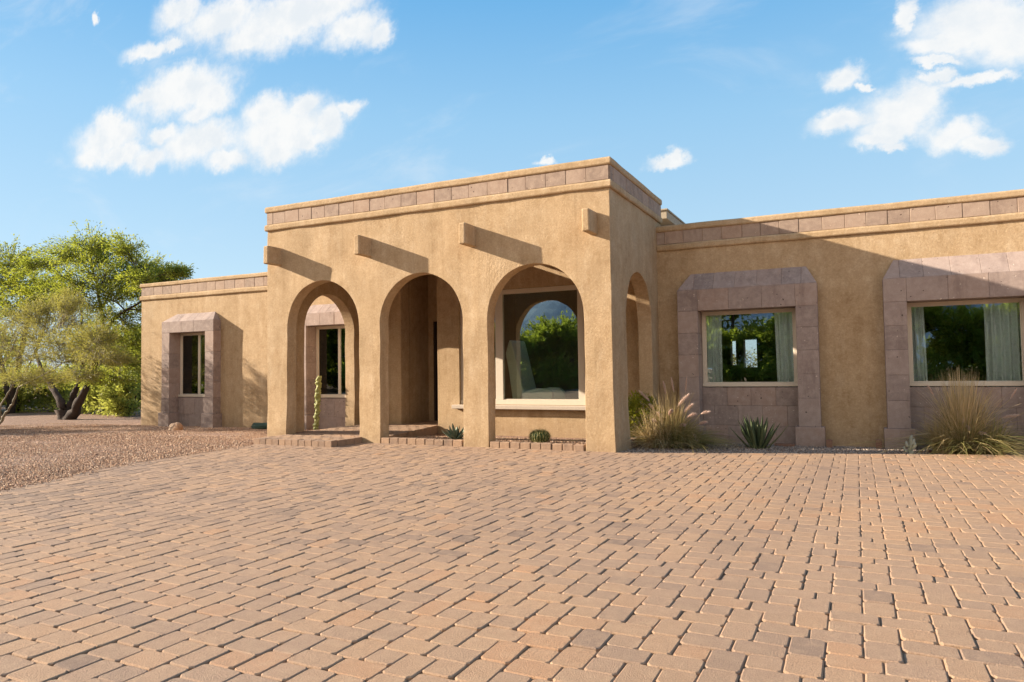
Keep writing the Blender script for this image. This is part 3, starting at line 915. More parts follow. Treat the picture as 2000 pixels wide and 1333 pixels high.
def window(w, panes, dark, label):
    yw = w['yw']; fy = yw + 0.085; o0, o1 = w['o0'], w['o1']; zb, zt = w['sill'], w['ot']
    mb = MB(); t = 0.042
    a, b = o0 + 0.004, o1 - 0.004
    mb.box(a, b, fy - 0.045, fy + 0.05, zb, zb + 0.052); mb.box(a, b, fy, fy + 0.05, zt - 0.046, zt - 0.002)
    mb.box(a, a + 0.05, fy - 0.002, fy + 0.05, zb + 0.052, zt - 0.046); mb.box(b - 0.05, b, fy - 0.002, fy + 0.05, zb + 0.052, zt - 0.046)
    # inner sash bead
    i0, i1, k0, k1 = a + 0.05, b - 0.05, zb + 0.052, zt - 0.046
    for (x0, x1, z0, z1) in ((i0, i1, k0, k0 + 0.014), (i0, i1, k1 - 0.014, k1), (i0, i0 + 0.014, k0 + 0.014, k1 - 0.014), (i1 - 0.014, i1, k0 + 0.014, k1 - 0.014)):
        mb.box(x0, x1, fy + 0.012, fy + 0.04, z0, z1)
    win = mb.build('window', M['frame'], HOUSE, bevel=0.004, seg=2)
    win['label'] = label
    cuts = [i0 + 0.01] + ([i0 + panes * (i1 - i0)] if panes else []) + [i1 - 0.01]
    for n, (x0, x1) in enumerate(zip(cuts[:-1], cuts[1:])):
        m_ = 0.024 if panes else 0.0
        xa = x0 + (m_ if n else 0); xb = x1 - (m_ if n == 0 and panes else 0)
        p = MB(); p.box(xa, xb, fy + 0.024, fy + 0.029, k0 + 0.01, k1 - 0.01)
        p.build('pane', M['darkglass'] if (dark and n == 0) else M['glass'], win)
    if panes:
        q = MB(); xm = cuts[1]; q.box(xm - 0.026, xm + 0.026, fy + 0.004, fy + 0.046, k0 + 0.0145, k1 - 0.0145)
        q.build('mullion', M['frame'], win, bevel=0.004)
    surround(w, win)
    return win


window(WINS['A'], 0, False, 'single pane window nearest the porch on the right wing')
window(WINS['B'], 0, False, 'single pane window at the right edge with half its surround in sun')
window(WINS['C'], 0.54, True, 'two pane window on the far left wing')
window(WINS['D'], 0.54, True, 'two pane window seen through the left arch')

# corbels
for cx in (-5.535, -3.765, -1.992, -0.221):
    mb = MB(); mb.box(cx - 0.05, cx + 0.05, -0.31, 0.05, 2.768, 3.055)
    for k, v in enumerate(mb.v):
        mb.v[k] = (v[0] + random.uniform(-.004, .004), v[1], v[2] + random.uniform(-.006, .006))
    mb.build('corbel', M['stucco'], HOUSE, bevel=0.018, seg=3)

# porch interior: back wall, entry recess, picture-window bay, ceiling, roofs
WY = 2.36; WX0 = -4.05
FZ = 0.075
gridwall('entry_wall', WX0, -0.2, WY, -0.2, 3.285, [(-3.60, -1.232, 0.45, 2.452)], 0.29, M['stucco'])
mb = MB(); mb.box(-5.585, -4.85, WY + 0.004, 2.66, -0.2, 3.285); mb.build('entry_wall', M['stucco'], HOUSE, bevel=0.02, seg=2)
mb = MB(); mb.box(-5.05, -4.852, 2.662, 3.32, -0.2, 3.285); mb.build('recess_wall', M['stucco'], HOUSE)
mb = MB(); mb.box(WX0, WX0 + 0.2, WY + 0.292, 3.32, -0.2, 3.285); mb.build('recess_wall', M['stucco'], HOUSE)
mb = MB(); mb.box(-5.05, WX0 + 0.2, 3.322, 3.5, 2.03, 3.285); mb.box(-5.05, -4.74, 3.322, 3.5, -0.2, 2.03); mb.build('recess_wall', M['stucco'], HOUSE)
door = MB(); door.box(-4.69, WX0 + 0.02, 3.37, 3.43, FZ, 1.99)
for i in range(2):
    for j in range(3):
        door.box(-4.62 + i * 0.29, -4.38 + i * 0.29, 3.355, 3.37, FZ + 0.12 + j * 0.6, FZ + 0.58 + j * 0.6)
do = door.build('door', M['wood'], HOUSE, bevel=0.008)
mb = MB(); mb.tube([(-4.09, 3.31, 0.95), (-4.09, 3.31, 1.15)], 0.012); mb.box(-4.102, -4.078, 3.31, 3.37, 0.96, 0.98); mb.box(-4.102, -4.078, 3.31, 3.37, 1.12, 1.14)
mb.build('handle', M['metal'], do)
mb = MB(); mb.box(-4.738, -4.695, 3.33, 3.45, FZ, 2.028); mb.box(-4.695, WX0, 3.33, 3.45, 1.995, 2.028)
mb.build('door_frame', M['wood'], HOUSE, bevel=0.005)
mb = MB(); mb.box(-L + 0.19, -3.56, 0.19, D + 0.04, 3.29, 3.35); mb.box(-3.24, -0.19, 0.19, D + 0.04, 3.29, 3.35); mb.box(-3.558, -3.242, 0.19, 0.35, 3.29, 3.35); mb.box(-3.558, -3.242, 2.25, D + 0.04, 3.29, 3.35); mb.box(-L + 0.2, -3.4, D + 0.042, 4.9, 3.29, 3.35); mb.box(-1.3, -0.2, D + 0.042, 4.9, 3.29, 3.35); mb.box(-3.398, -1.302, 3.6, 4.9, 3.29, 3.35)  # wide gap over the bay added so daylight reaches the armchair
mb.build('porch_ceiling', M['stucco'], HOUSE)
mb = MB()
mb.box(-0.198, 9.3, YR + 0.25, 6.8, 3.0, 3.06); mb.box(XL + 0.2, -L + 0.198, YL + 0.25, 6.8, 2.93, 2.99); mb.box(-L + 0.2, -0.2, 4.902, 6.8, 3.0, 3.06)
mb.build('roof', M['roofing'], HOUSE)
# raised roof block with an overhanging flat eave behind the porch
mb = MB(); mb.box(-3.6, -0.78, 5.3, 6.5, 3.06, 3.94); mb.build('raised_block', M['stucco'], HOUSE)
mb = MB(); mb.box(-3.9, -0.455, 5.0, 6.8, 3.942, 4.10); mb.box(-3.93, -0.435, 4.97, 6.83, 4.101, 4.135)
mb.build('roof_eave', M['fascia'], HOUSE, bevel=0.008)

# picture window in the bay
fy = WY + 0.07; z0, z1 = 0.452, 2.45
mb = MB()
a, b = -3.598, -1.234
mb.box(a, b, fy - 0.03, fy + 0.06, z0, z0 + 0.085); mb.box(a, b, fy - 0.01, fy + 0.06, z1 - 0.07, z1 - 0.002)
mb.box(a, a + 0.055, fy - 0.012, fy + 0.06, z0 + 0.085, z1 - 0.07); mb.box(b - 0.135, b, fy - 0.012, fy + 0.06, z0 + 0.085, z1 - 0.07)
mb.box(-2.90, -2.756, fy - 0.012, fy + 0.06, z0 + 0.085, z1 - 0.07)
for (x0, x1) in ((a + 0.055, -2.90), (-2.756, b - 0.135)):
    mb.box(x0, x1, fy + 0.004, fy + 0.05, z0 + 0.0852, z0 + 0.098); mb.box(x0, x1, fy + 0.004, fy + 0.05, z1 - 0.083, z1 - 0.0702)
win = mb.build('window', M['frame'], HOUSE, bevel=0.005)
win['label'] = 'large picture window inside the porch reflecting an arch'
for (x0, x1) in ((a + 0.056, -2.901), (-2.755, b - 0.136)):
    p = MB(); p.box(x0, x1, fy + 0.018, fy + 0.023, z0 + 0.09, z1 - 0.075); p.build('pane', M['glass'], win)
mb = MB(); mb.box(-3.70, -1.13, WY - 0.115, WY + 0.035, 0.382, 0.449); mb.build('sill', M['sill'], win, bevel=0.008)

# rooms behind the glass
def room(name, x0, x1, y0, y1, z0, z1, holes=(), sky=None):
    mb = MB(); t = 0.05
    mb.box(x0, x1, y0, y1, z0 - t, z0)
    if sky:
        a, b, c, d = sky
        mb.box(x0, a, y0, y1, z1, z1 + t); mb.box(b, x1, y0, y1, z1, z1 + t); mb.box(a, b, y0, c, z1, z1 + t); mb.box(a, b, d, y1, z1, z1 + t)
    else:
        mb.box(x0, x1, y0, y1, z1, z1 + t)
    mb.box(x0 - t, x0, y0, y1, z0, z1); mb.box(x1, x1 + t, y0, y1, z0, z1)
    xs = [x0] + [v for h in holes for v in h[:2]] + [x1]
    for i in range(0, len(xs), 2): mb.box(xs[i], xs[i + 1], y1, y1 + t, z0, z1)
    for h in holes: mb.box(h[0], h[1], y1, y1 + t, z0, h[2]); mb.box(h[0], h[1], y1, y1 + t, h[3], z1)
    mb.build(name, M['plaster'], HOUSE)


room('bay_room', WX0 + 0.21, -0.25, WY + 0.295, 5.2, 0.0, 2.8, (), (-3.4, -1.3, 2.68, 3.6))  # ceiling opening added above the armchair to brighten it
room('wing_room', -0.1, 9.1, YR + 0.31, YB_ - 0.06, 0.0, 2.85, REAR)
room('bedroom', XL + 0.4, -L - 0.1, YL + 0.31, 6.3, 0.0, 2.75)

# brick step, porch floor and the raised brick curbs
def bricks_row(mb, p0, p1, w, depth, z0, z1, inward):
    a, b = np.array(p0, float), np.array(p1, float); Ln = np.linalg.norm(b - a); d = (b - a) / Ln; nn = np.array(inward, float)
    n = max(1, round(Ln / w)); w = Ln / n
    for i in range(n):
        g = 0.004; s, e = i * w + g, (i + 1) * w - g
        j = random.uniform(-0.006, 0.006); q = [a + d * s + nn * j, a + d * e + nn * j, a + d * e + nn * depth, a + d * s + nn * depth]
        if (q[1][0] - q[0][0]) * (q[2][1] - q[0][1]) - (q[1][1] - q[0][1]) * (q[2][0] - q[0][0]) < 0: q = q[::-1]
        zt = z1 + random.uniform(-0.004, 0.004)
        V = [(p[0], p[1], z) for z in (z0, zt) for p in q]
        mb.add(V, [(3, 2, 1, 0), (4, 5, 6, 7), (0, 1, 5, 4), (1, 2, 6, 5), (2, 3, 7, 6), (3, 0, 4, 7)], min(1, max(0, random.gauss(0.3, 0.14))))


def paved(mb, poly, z, seedx=0.0):
    """running-bond pavers clipped to a convex ccw polygon"""
    xs = [p[0] for p in poly]; ys = [p[1] for p in poly]; w, h = 0.19, 0.127
    j = 0; y = min(ys)
    while y < max(ys):
        x = min(xs) - (0.5 * w if j % 2 else 0)
        while x < max(xs):
            P = [(x + .004, y + .004), (x + w - .004, y + .004), (x + w - .004, y + h - .004), (x + .004, y + h - .004)]
            for i in range(len(poly)):
                (ax, ay), (bx_, by) = poly[i], poly[(i + 1) % len(poly)]
                na, nb = (by - ay), -(bx_ - ax)
                P = clip(P, na, nb, na * ax + nb * ay)
                if len(P) < 3: break
            if len(P) >= 3 and area(P) > 0.0008:
                block(mb, P, z + random.gauss(0, .0015), min(1, max(0, random.gauss(.45, .22))), 0.05, 0.006)
            x += w
        y += h; j += 1


mb = MB(); paved(mb, [(-5.585, 0.16), (-3.60, 0.16), (-4.045, 2.356), (-5.585, 2.356)], FZ)
paved(mb, [(-4.845, 2.36), (-4.055, 2.36), (-4.055, 3.33), (-4.845, 3.33)], FZ)
mb.add([(x, y, FZ - 0.012) for x, y in ((-5.57, 0.03), (-3.6, 0.03), (-3.62, 0.16), (-4.06, 2.36), (-4.06, 3.35), (-5.57, 3.35))], [(0, 1, 2, 3, 4, 5)], 0.2)
mb.add([(-3.605, 0.16, -0.15), (-4.05, 2.358, -0.15), (-4.05, 2.358, FZ - 0.01), (-3.605, 0.16, FZ - 0.01)], [(0, 1, 2, 3)], 0.3)
mb.add([(-3.605, 0.03, -0.15), (-3.605, 0.16, -0.15), (-3.605, 0.16, FZ - 0.01), (-3.605, 0.03, FZ - 0.01)], [(0, 1, 2, 3)], 0.3)
o = mb.build('porch_floor', M['paver']); tag(o, kind='structure')
mb = MB()
SZ = 0.085
bricks_row(mb, (-5.36, -0.725), (-3.9, -0.70), 0.125, 0.13, -0.05, SZ, (0, 1))
bricks_row(mb, (-3.9, -0.565), (-3.9, -0.01), 0.19, 0.125, -0.05, SZ, (-1, 0))
paved(mb, [(-5.39, -0.59), (-4.03, -0.565), (-4.03, -0.03), (-5.39, -0.03)], SZ - 0.003)
paved(mb, [(-5.38, -0.028), (-3.985, -0.028), (-3.985, 0.158), (-5.38, 0.158)], FZ - 0.004)
mb.add([(-5.36, -0.59, SZ - 0.02), (-4.03, -0.57, SZ - 0.02), (-4.03, 0.15, SZ - 0.02), (-5.36, 0.15, SZ - 0.02)], [(0, 1, 2, 3)], 0.1)
o = mb.build('brick_step', M['paver'], org=(-4.6, -0.35, 0), bevel=0.008, seg=2)
tag(o, 'low brick step in front of the left arch', 'step')
for (p0, p1, n, lab, inw) in (((-3.56, -0.012), (-2.185, -0.012), 0.145, 'low brick curb under the middle arch holding planter gravel', (0, 1)),
                              ((-1.755, -0.012), (-0.395, -0.012), 0.145, 'low brick curb below the picture window with barrel cactus behind', (0, 1)),
                              ((0.012, 0.66), (0.012, 1.92), 0.145, 'short brick curb at the porch side arch behind the grass', (-1, 0))):
    mb = MB(); bricks_row(mb, p0, p1, n, 0.11, -0.05, 0.082, inw)
    o = mb.build('brick_curb', M['paver'], org=((p0[0] + p1[0]) / 2, (p0[1] + p1[1]) / 2, 0), bevel=0.009, seg=2)
    tag(o, lab, 'curb', 'brick curbs in the porch arches')

# ------------------------------------------------------------------ furnishings seen through the glass
def curtain(x0, x1, xb0, xb1, y, z0, z1, label, seed):
    r = random.Random(seed); n = 60; V = []; F = []; m_ = 12
    for j in range(m_ + 1):
        t = j / m_; a = x0 + (xb0 - x0) * t ** 0.8; b = x1 + (xb1 - x1) * t ** 0.8
        for i in range(n + 1):
            s = i / n
            V.append((a + (b - a) * s, y + 0.045 * math.sin(s * 6.28 * 5.5 + 0.4 * math.sin(3 * t + seed)) + 0.012 * math.sin(s * 31 + 2 * t), z1 - (z1 - z0) * t))
    for j in range(m_):
        for i in range(n):
            k = j * (n + 1) + i; F.append((k, k + n + 1, k + n + 2, k + 1))
    o = fast_mesh('curtain', np.array(V), np.array(F), M['curtain'], rnd=np.full(len(F), r.random()), org=((x0 + x1) / 2, y, z0), smooth=True)
    s = o.modifiers.new('thick', 'SOLIDIFY'); s.thickness = 0.004
    tag(o, label, 'curtain', 'curtains inside the right wing windows')


curtain(0.52, 0.93, 0.52, 0.91, 2.56, 0.2, 2.1, 'pale curtain at the left side of the window nearest the porch', 1)
curtain(1.68, 2.2, 1.72, 2.2, 2.56, 0.2, 2.1, 'pale curtain at the right side of the window nearest the porch', 2)
curtain(3.25, 3.6, 3.25, 3.64, 2.56, 0.2, 2.1, 'narrow pale curtain at the left of the right edge window', 3)
curtain(4.30, 4.80, 4.31, 4.82, 2.56, 0.2, 2.1, 'wide pale curtain at the right of the right edge window', 4)


def armchair():
    x, y = -2.67, 3.06
    e = empty('armchair', (x, y, 0.05), 'pale high backed wing armchair standing behind the picture window', 'armchair')
    # leaning wing back in side profile, with a shoulder below its raised top
    mb = MB()
    prof = [(-.06, .30), (-.085, .55), (-.15, 1.0), (-.215, 1.35), (-.19, 1.43), (-.165, 1.52), (-.135, 1.585), (-.095, 1.575), (-.04, 1.38), (.065, .95), (.155, .62), (.17, .30)]
    k = len(prof); ys = [y - .30, y - .27, y + .27, y + .30]; sc = [.9, 1, 1, .9]
    cx_, cz_ = 0.0, .9
    V = [(x + cx_ + (px - cx_) * f, yy, cz_ + (pz - cz_) * (1 - (1 - f) * .35)) for yy, f in zip(ys, sc) for px, pz in prof]
    F = [(a * k + i, a * k + (i + 1) % k, (a + 1) * k + (i + 1) % k, (a + 1) * k + i) for a in range(3) for i in range(k)]
    F += [tuple(range(k))[::-1], tuple(3 * k + i for i in range(k))]
    mb.add(V, F, 0.5); mb.build('backrest', M['chair'], e, org=(x, y, 0.05), bevel=.015, seg=2)
    for sy in (-0.3, 0.24):
        a = MB(); V = []; F = []
        prof = [(0.05, 0.30, 0.60), (0.2, 0.30, 0.68), (0.4, 0.30, 0.725), (0.6, 0.30, 0.715), (0.68, 0.32, 0.66), (0.68, 0.32, 0.5)]
        for (px, zl, zh) in prof: V += [(x + px, y + sy, zl), (x + px, y + sy + 0.09, zl), (x + px, y + sy + 0.09, zh), (x + px, y + sy, zh)]
        for j in range(len(prof) - 1):
            for k in range(4): F.append((j * 4 + k, (j + 1) * 4 + k, (j + 1) * 4 + (k + 1) % 4, j * 4 + (k + 1) % 4))
        F.append((0, 1, 2, 3)); F.append((23, 22, 21, 20)); a.add(V, F, 0.5)
        a.build('armrest', M['chair'], e, org=(x, y, 0.05), bevel=0.02)
    s = MB(); s.box(x + 0.02, x + 0.56, y - 0.205, y + 0.235, 0.28, 0.5); s.build('seat', M['chair'], e, org=(x, y, 0.05), bevel=0.04, seg=3)
    for dx in (0.0, 0.48):
        for dy in (-0.22, 0.24):
            l = MB(); l.tube([(x + dx + 0.03, y + dy, 0.05), (x + dx + 0.03, y + dy, 0.3)], [0.015, 0.022], 8); l.build('leg', M['wood'], e, org=(x, y, 0.05))


armchair()

# ------------------------------------------------------------------ vegetation
def quads_leaves(P, Dr, ln, wd, r, droop=0.0):
    """small pointed leaf faces at points P along directions Dr"""
    n = len(P)
    d = Dr + r.normal(0, 0.45, (n, 3)); d[:, 2] -= droop
    d /= np.linalg.norm(d, axis=1, keepdims=True) + 1e-9
    s = np.cross(d, r.normal(0, 1, (n, 3))); s /= np.linalg.norm(s, axis=1, keepdims=True) + 1e-9
    l = ln * r.uniform(0.6, 1.3, (n, 1)); w = wd * r.uniform(0.7, 1.3, (n, 1))
    V = np.stack([P, P + d * l * 0.45 + s * w * 0.5, P + d * l, P + d * l * 0.45 - s * w * 0.5], 1).reshape(-1, 3)
    F = np.arange(n * 4).reshape(n, 4)
    return V, F


def tubes_np(A, B, ra, rb, k=3):
    """many straight tapered twigs"""
    n = len(A); d = B - A; d /= np.linalg.norm(d, axis=1, keepdims=True) + 1e-9
    u = np.cross(d, np.tile([0.3, 0.5, 0.81], (n, 1))); u /= np.linalg.norm(u, axis=1, keepdims=True) + 1e-9
    v = np.cross(d, u); V = np.zeros((n, 2 * k, 3))
    for i in range(k):
        th = 2 * math.pi * i / k; o = u * math.cos(th) + v * math.sin(th)
        V[:, i] = A + o * ra[:, None]; V[:, k + i] = B + o * rb[:, None]
    F = []
    for i in range(k): F.append(np.stack([np.arange(n) * 2 * k + x for x in (i, (i + 1) % k, k + (i + 1) % k, k + i)], -1))
    return V.reshape(-1, 3), np.concatenate(F)


def curve_pts(a, b, n, sag, r):
    a, b = np.array(a, float), np.array(b, float)
    t = np.linspace(0, 1, n)[:, None]
    mid = (a + b) / 2 + r.normal(0, 1, 3) * sag * np.linalg.norm(b - a) + np.array([0, 0, 0.12 * np.linalg.norm(b - a)])
    return (1 - t) ** 2 * a + 2 * t * (1 - t) * mid + t ** 2 * b


def tree(name, base, trunks, clumps, leafmat, barkmat, label, cat, group, seed, twigs=40, leaves=26, ln=0.06, wd=0.02, droop=0.2, trunk_k=0.78, twig_len=1.0, thick=1.0):
    """trunks: polylines [(x,y,z,r)...]; clumps: (center, radii). Branches run from the nearest trunk node to each clump,
    twigs fan out inside it and carry the leaves"""
    r = np.random.default_rng(seed)
    e = empty(name, base, label, cat, group)
    mb = MB(); nodes = []
    for tr in trunks:
        P = [np.array(p[:3], float) for p in tr]; R = [p[3] for p in tr]
        pts = []; rad = []
        for i in range(len(P) - 1):
            for t in np.linspace(0, 1, 6, endpoint=False):
                pts.append(P[i] * (1 - t) + P[i + 1] * t + r.normal(0, 0.12, 3) * R[i] * (0 if i == 0 and t == 0 else 1)); rad.append((R[i] * (1 - t) + R[i + 1] * t) * (1 + 0.1 * r.normal()))
        pts.append(P[-1]); rad.append(R[-1]); rad = [q * trunk_k for q in rad]
        mb.tube(pts, rad, 9, r.random()); nodes += list(zip(pts, rad))[4:]
    NP = np.array([n[0] for n in nodes]); NR = np.array([n[1] for n in nodes])
    order = sorted(range(len(clumps)), key=lambda i: np.min(np.linalg.norm(NP - np.array(clumps[i][0]), axis=1)))
    TA, TB, LP, LD, LR = [], [], [], [], []
    for ci in order:
        c, rad = np.array(clumps[ci][0], float), np.array(clumps[ci][1], float)
        dd = np.linalg.norm(NP - c, axis=1) + 1.2 * np.maximum(0, NP[:, 2] - c[2] + 0.1)
        k = int(np.argmin(dd)); a = NP[k]
        tgt = c - np.array([0, 0, rad[2] * 0.35])
        bp = curve_pts(a, tgt, 7, 0.10, r); br = np.linspace(min(NR[k] * 0.7, 0.05 * thick), 0.009 * thick, 7)
        mb.tube(list(bp), list(br), 5, r.random(), cap=False)
        NP = np.concatenate([NP, bp[2:]]); NR = np.concatenate([NR, br[2:]])
        scale = (rad[0] * rad[1] * rad[2]) ** (1 / 3)
        nt = int(twigs * clumps[ci][2]) if len(clumps[ci]) > 2 else twigs
        q = r.normal(0, 1, (nt, 3)); q /= np.linalg.norm(q, axis=1, keepdims=True)
        q *= r.uniform(0.35, 1.0, (nt, 1)) ** 0.6 * (1 + 0.25 * r.normal(0, 1, (nt, 1)))
        tip = c + q * rad
        st = bp[r.integers(3, 7, nt)] + (tip - bp[6]) * r.uniform(0.0, 0.35, (nt, 1))
        TA.append(st); TB.append(tip)
        nl = leaves
        t = r.uniform(0.3, 1.05, (nt, nl, 1))
        side = np.cross(tip - st, r.normal(0, 1, (nt, 3))); side /= np.linalg.norm(side, axis=1, keepdims=True) + 1e-9
        P = st[:, None] * (1 - t) + tip[:, None] * t + r.normal(0, 0.055 * twig_len, (nt, nl, 3))
        LP.append(P.reshape(-1, 3)); LD.append(np.repeat(tip - st, nl, 0) / (np.linalg.norm(np.repeat(tip - st, nl, 0), axis=1, keepdims=True) + 1e-9))
        LR.append(np.repeat(np.clip(r.normal(0.5 + clumps[ci][3] if len(clumps[ci]) > 3 else 0.5, 0.16, nt), 0, 1), nl) + r.normal(0, 0.12, nt * nl))
    TA, TB = np.concatenate(TA), np.concatenate(TB)
    tv, tf = tubes_np(TA, TB, np.full(len(TA), 0.0075 * thick), np.full(len(TA), 0.0025 * thick))
    b = np.array(base, float)
    tk = mb.build('trunk', barkmat, e, org=tuple(base), smooth=True)
    fast_mesh('twigs', tv, tf, barkmat, e, rnd=np.full(len(tf), 0.5), org=tuple(base))
    LP, LD, LR = np.concatenate(LP), np.concatenate(LD), np.clip(np.concatenate(LR), 0, 1)
    lv, lf = quads_leaves(LP, LD, ln, wd, r, droop)
    fast_mesh('crown', lv, lf, leafmat, e, rnd=LR, org=tuple(base))
    return e


def clumps_px(lst, Y, jit, seed, ry=1.0, extra=0.0):
    r = np.random.default_rng(seed); out = []
    for it in lst:
        x, y, a, b = it[:4]
        yy = Y + r.uniform(-jit, jit)
        b = b * 1.3
        c = at(x, y, yy); px = np.linalg.norm(at(x + 1, y, yy) - c) * 0.92; pz = abs(at(x, y + 1, yy)[2] - c[2])
        out.append((c, (a * px, 0.9 * a * px * ry, b * pz), it[4] if len(it) > 4 else 1.0, extra + (it[5] if len(it) > 5 else 0)))
    return out


def tr_px(pts, Y):
    return [(*at(x, y, Y + dy), r) for x, y, dy, r in pts]


YA = 4.3
tb = at(130, 822, YA)
clA = [(180, 468, 42, 26), (150, 488, 38, 26), (215, 488, 38, 26), (245, 480, 30, 20), (118, 492, 38, 16), (260, 520, 42, 26), (200, 528, 42, 30), (152, 540, 38, 26), (292, 528, 32, 22),
       (328, 536, 30, 16), (352, 530, 16, 9), (300, 562, 32, 20), (255, 568, 38, 26), (212, 575, 30, 20, 0.7), (165, 590, 28, 20, 0.7), (100, 510, 34, 16), (285, 600, 24, 24, 0.8), (248, 625, 30, 24, 0.8),
       (268, 655, 22, 24), (228, 690, 36, 22), (262, 705, 26, 24), (185, 640, 30, 26, 0.7), (236, 735, 36, 16), (190, 735, 34, 14), (90, 560, 34, 24, 0.8), (60, 520, 30, 16, 0.8), (225, 660, 30, 20, 0.8), (165, 690, 34, 20, 0.8), (110, 740, 30, 16),
       (140, 565, 30, 20), (235, 540, 34, 22), (180, 505, 34, 20), (275, 545, 30, 20), (310, 545, 26, 16), (200, 610, 26, 20, 0.6)]
tree('mesquite_tree', tuple(tb), [
    tr_px([(126, 824, 0, .24), (118, 785, 0, .13), (100, 752, 0.1, .10), (84, 733, 0.1, .075), (70, 690, 0.3, .05), (95, 610, 0.2, .03)], YA),
    tr_px([(130, 824, 0.0, .24), (138, 785, 0.2, .12), (152, 755, 0.3, .09), (165, 700, 0.5, .06), (160, 620, 0.6, .04), (150, 540, 0.6, .02)], YA),
    tr_px([(134, 824, 0, .24), (158, 780, -.1, .13), (178, 735, 0, .11), (190, 690, 0, .10), (203, 652, 0, .085), (196, 600, 0, .065), (189, 551, .1, .05), (176, 515, .1, .035), (180, 475, 0, .015)], YA),
    tr_px([(203, 652, 0, .07), (222, 622, -.1, .055), (250, 605, -.1, .045), (275, 590, 0, .03), (310, 560, 0, .015)], YA),
    tr_px([(190, 555, 0, .04), (165, 520, 0.2, .03), (130, 500, .2, .015)], YA),
    tr_px([(196, 605, 0, .045), (225, 560, .2, .03), (250, 510, .2, .015)], YA)],
    clumps_px(clA, YA, 1.1, 11), M['leafA'], M['bark'], 'green mesquite tree with three dark leaning trunks beside the far left wing', 'tree', 'trees at the left of the house', 21, twigs=48, leaves=36, ln=0.08, wd=0.026, droop=0.25)

YB = 6.5
clB = [(20, 500, 40, 28), (62, 512, 34, 20), (0, 540, 42, 32), (50, 556, 42, 28), (96, 556, 38, 28, 1, .1), (30, 600, 46, 28), (120, 582, 34, 24, 1, .15), (75, 585, 38, 26, 1, .15), (-45, 515, 46, 36), (-40, 590, 46, 40), (-90, 560, 46, 46)]
tree('mesquite_tree', tuple(at(20, 818, YB)), [tr_px([(20, 818, 0, .18), (30, 740, 0, .13), (45, 660, 0, .09), (70, 590, 0, .05)], YB), tr_px([(24, 800, 0, .13), (0, 700, 0, .1), (-20, 600, 0, .06)], YB)],
     clumps_px(clB, YB, 1.2, 12, extra=0.05), M['leafB'], M['bark'], 'bright yellow green tree behind the olive shrub at the left edge', 'tree', 'trees at the left of the house', 22, twigs=56, leaves=38, ln=0.10, wd=0.036, droop=0.2)

YC = 0.75
clC = [(40, 620, 46, 34), (100, 632, 46, 38), (150, 618, 36, 36), (136, 588, 24, 22), (190, 655, 34, 28), (60, 690, 56, 32), (130, 695, 48, 30), (200, 697, 42, 22), (236, 700, 22, 12), (20, 655, 40, 42), (-30, 640, 46, 52),
       (90, 738, 44, 18), (30, 735, 40, 22), (160, 735, 40, 12), (-30, 720, 46, 30), (70, 655, 40, 30), (-90, 680, 50, 50), (165, 665, 36, 26), (105, 600, 26, 22), (65, 610, 26, 26), (110, 665, 40, 26), (175, 690, 40, 22)]
cbase = at(0, 832, YC)
tree('desert_shrub_tree', tuple(cbase), [
    tr_px([(-4, 834, 0, .07), (12, 806, 0, .06), (26, 786, 0, .05), (36, 757, 0, .042), (54, 722, 0, .032), (70, 680, 0, .02), (95, 640, 0, .012)], YC),
    tr_px([(-6, 832, 0, .07), (-18, 790, .1, .05), (-10, 740, .2, .04), (20, 690, .2, .02), (40, 640, .2, .012)], YC),
    tr_px([(-4, 832, .1, .06), (2, 790, .1, .045), (28, 748, .2, .03), (45, 735, .2, .02)], YC),
    tr_px([(36, 757, 0, .03), (80, 735, -.1, .022), (130, 705, -.1, .016), (180, 690, -.1, .01)], YC)],
    clumps_px(clC, YC, 0.6, 13), M['leafC'], M['palebark'], 'feathery olive shrub tree with a pale leaning stem at the left edge', 'tree', 'trees at the left of the house', 23, twigs=66, leaves=40, ln=0.055, wd=0.010, droop=-0.1, twig_len=0.7, thick=0.6, trunk_k=0.45)

# undergrowth behind the gravel
for i, (x, y, a, b, Y, lab, lm) in enumerate([
        (-60, 785, 62, 38, 6.0, 'bushy green shrub behind the pale leaning stem at the left edge', 'leafE'),
        (35, 758, 54, 62, 7.0, 'bright shrub left of the dark mesquite trunks', 'leafE'),
        (105, 755, 48, 66, 8.2, 'shrub directly behind the dark mesquite trunks', 'leafE'),
        (180, 756, 50, 64, 7.4, 'sunlit yellow shrub just right of the dark trunks', 'leafE'),
        (250, 762, 50, 58, 6.6, 'sunlit shrub touching the corner of the left wing', 'leafE')]):
    r = np.random.default_rng(50 + i); cl = []
    for k in range(17):
        th = r.uniform(0, 6.28); q = r.uniform(0, 0.95)
        cl.append((x + a * q * math.cos(th), y + b * (q * math.sin(th)) * 0.75, a * r.uniform(.3, .5), b * r.uniform(.28, .45), 1.0, r.normal(0, .1)))
    bb = at(x, 823, Y); bb[2] = -0.2
    tree('shrub', tuple(bb), [[(*bb, .06), (bb[0], bb[1], bb[2] + .5, .05), (bb[0] + .05, bb[1], bb[2] + 1.0, .03)], [(*bb, .05), (bb[0] - .35, bb[1], bb[2] + .8, .02)], [(*bb, .05), (bb[0] + .4, bb[1] + .1, bb[2] + .8, .02)]],
         clumps_px(cl, Y, .7, 60 + i), M[lm], M['bark'], lab, 'shrub', 'shrubs behind the gravel', 70 + i, twigs=28, leaves=22, ln=0.11, wd=0.042, droop=.1)

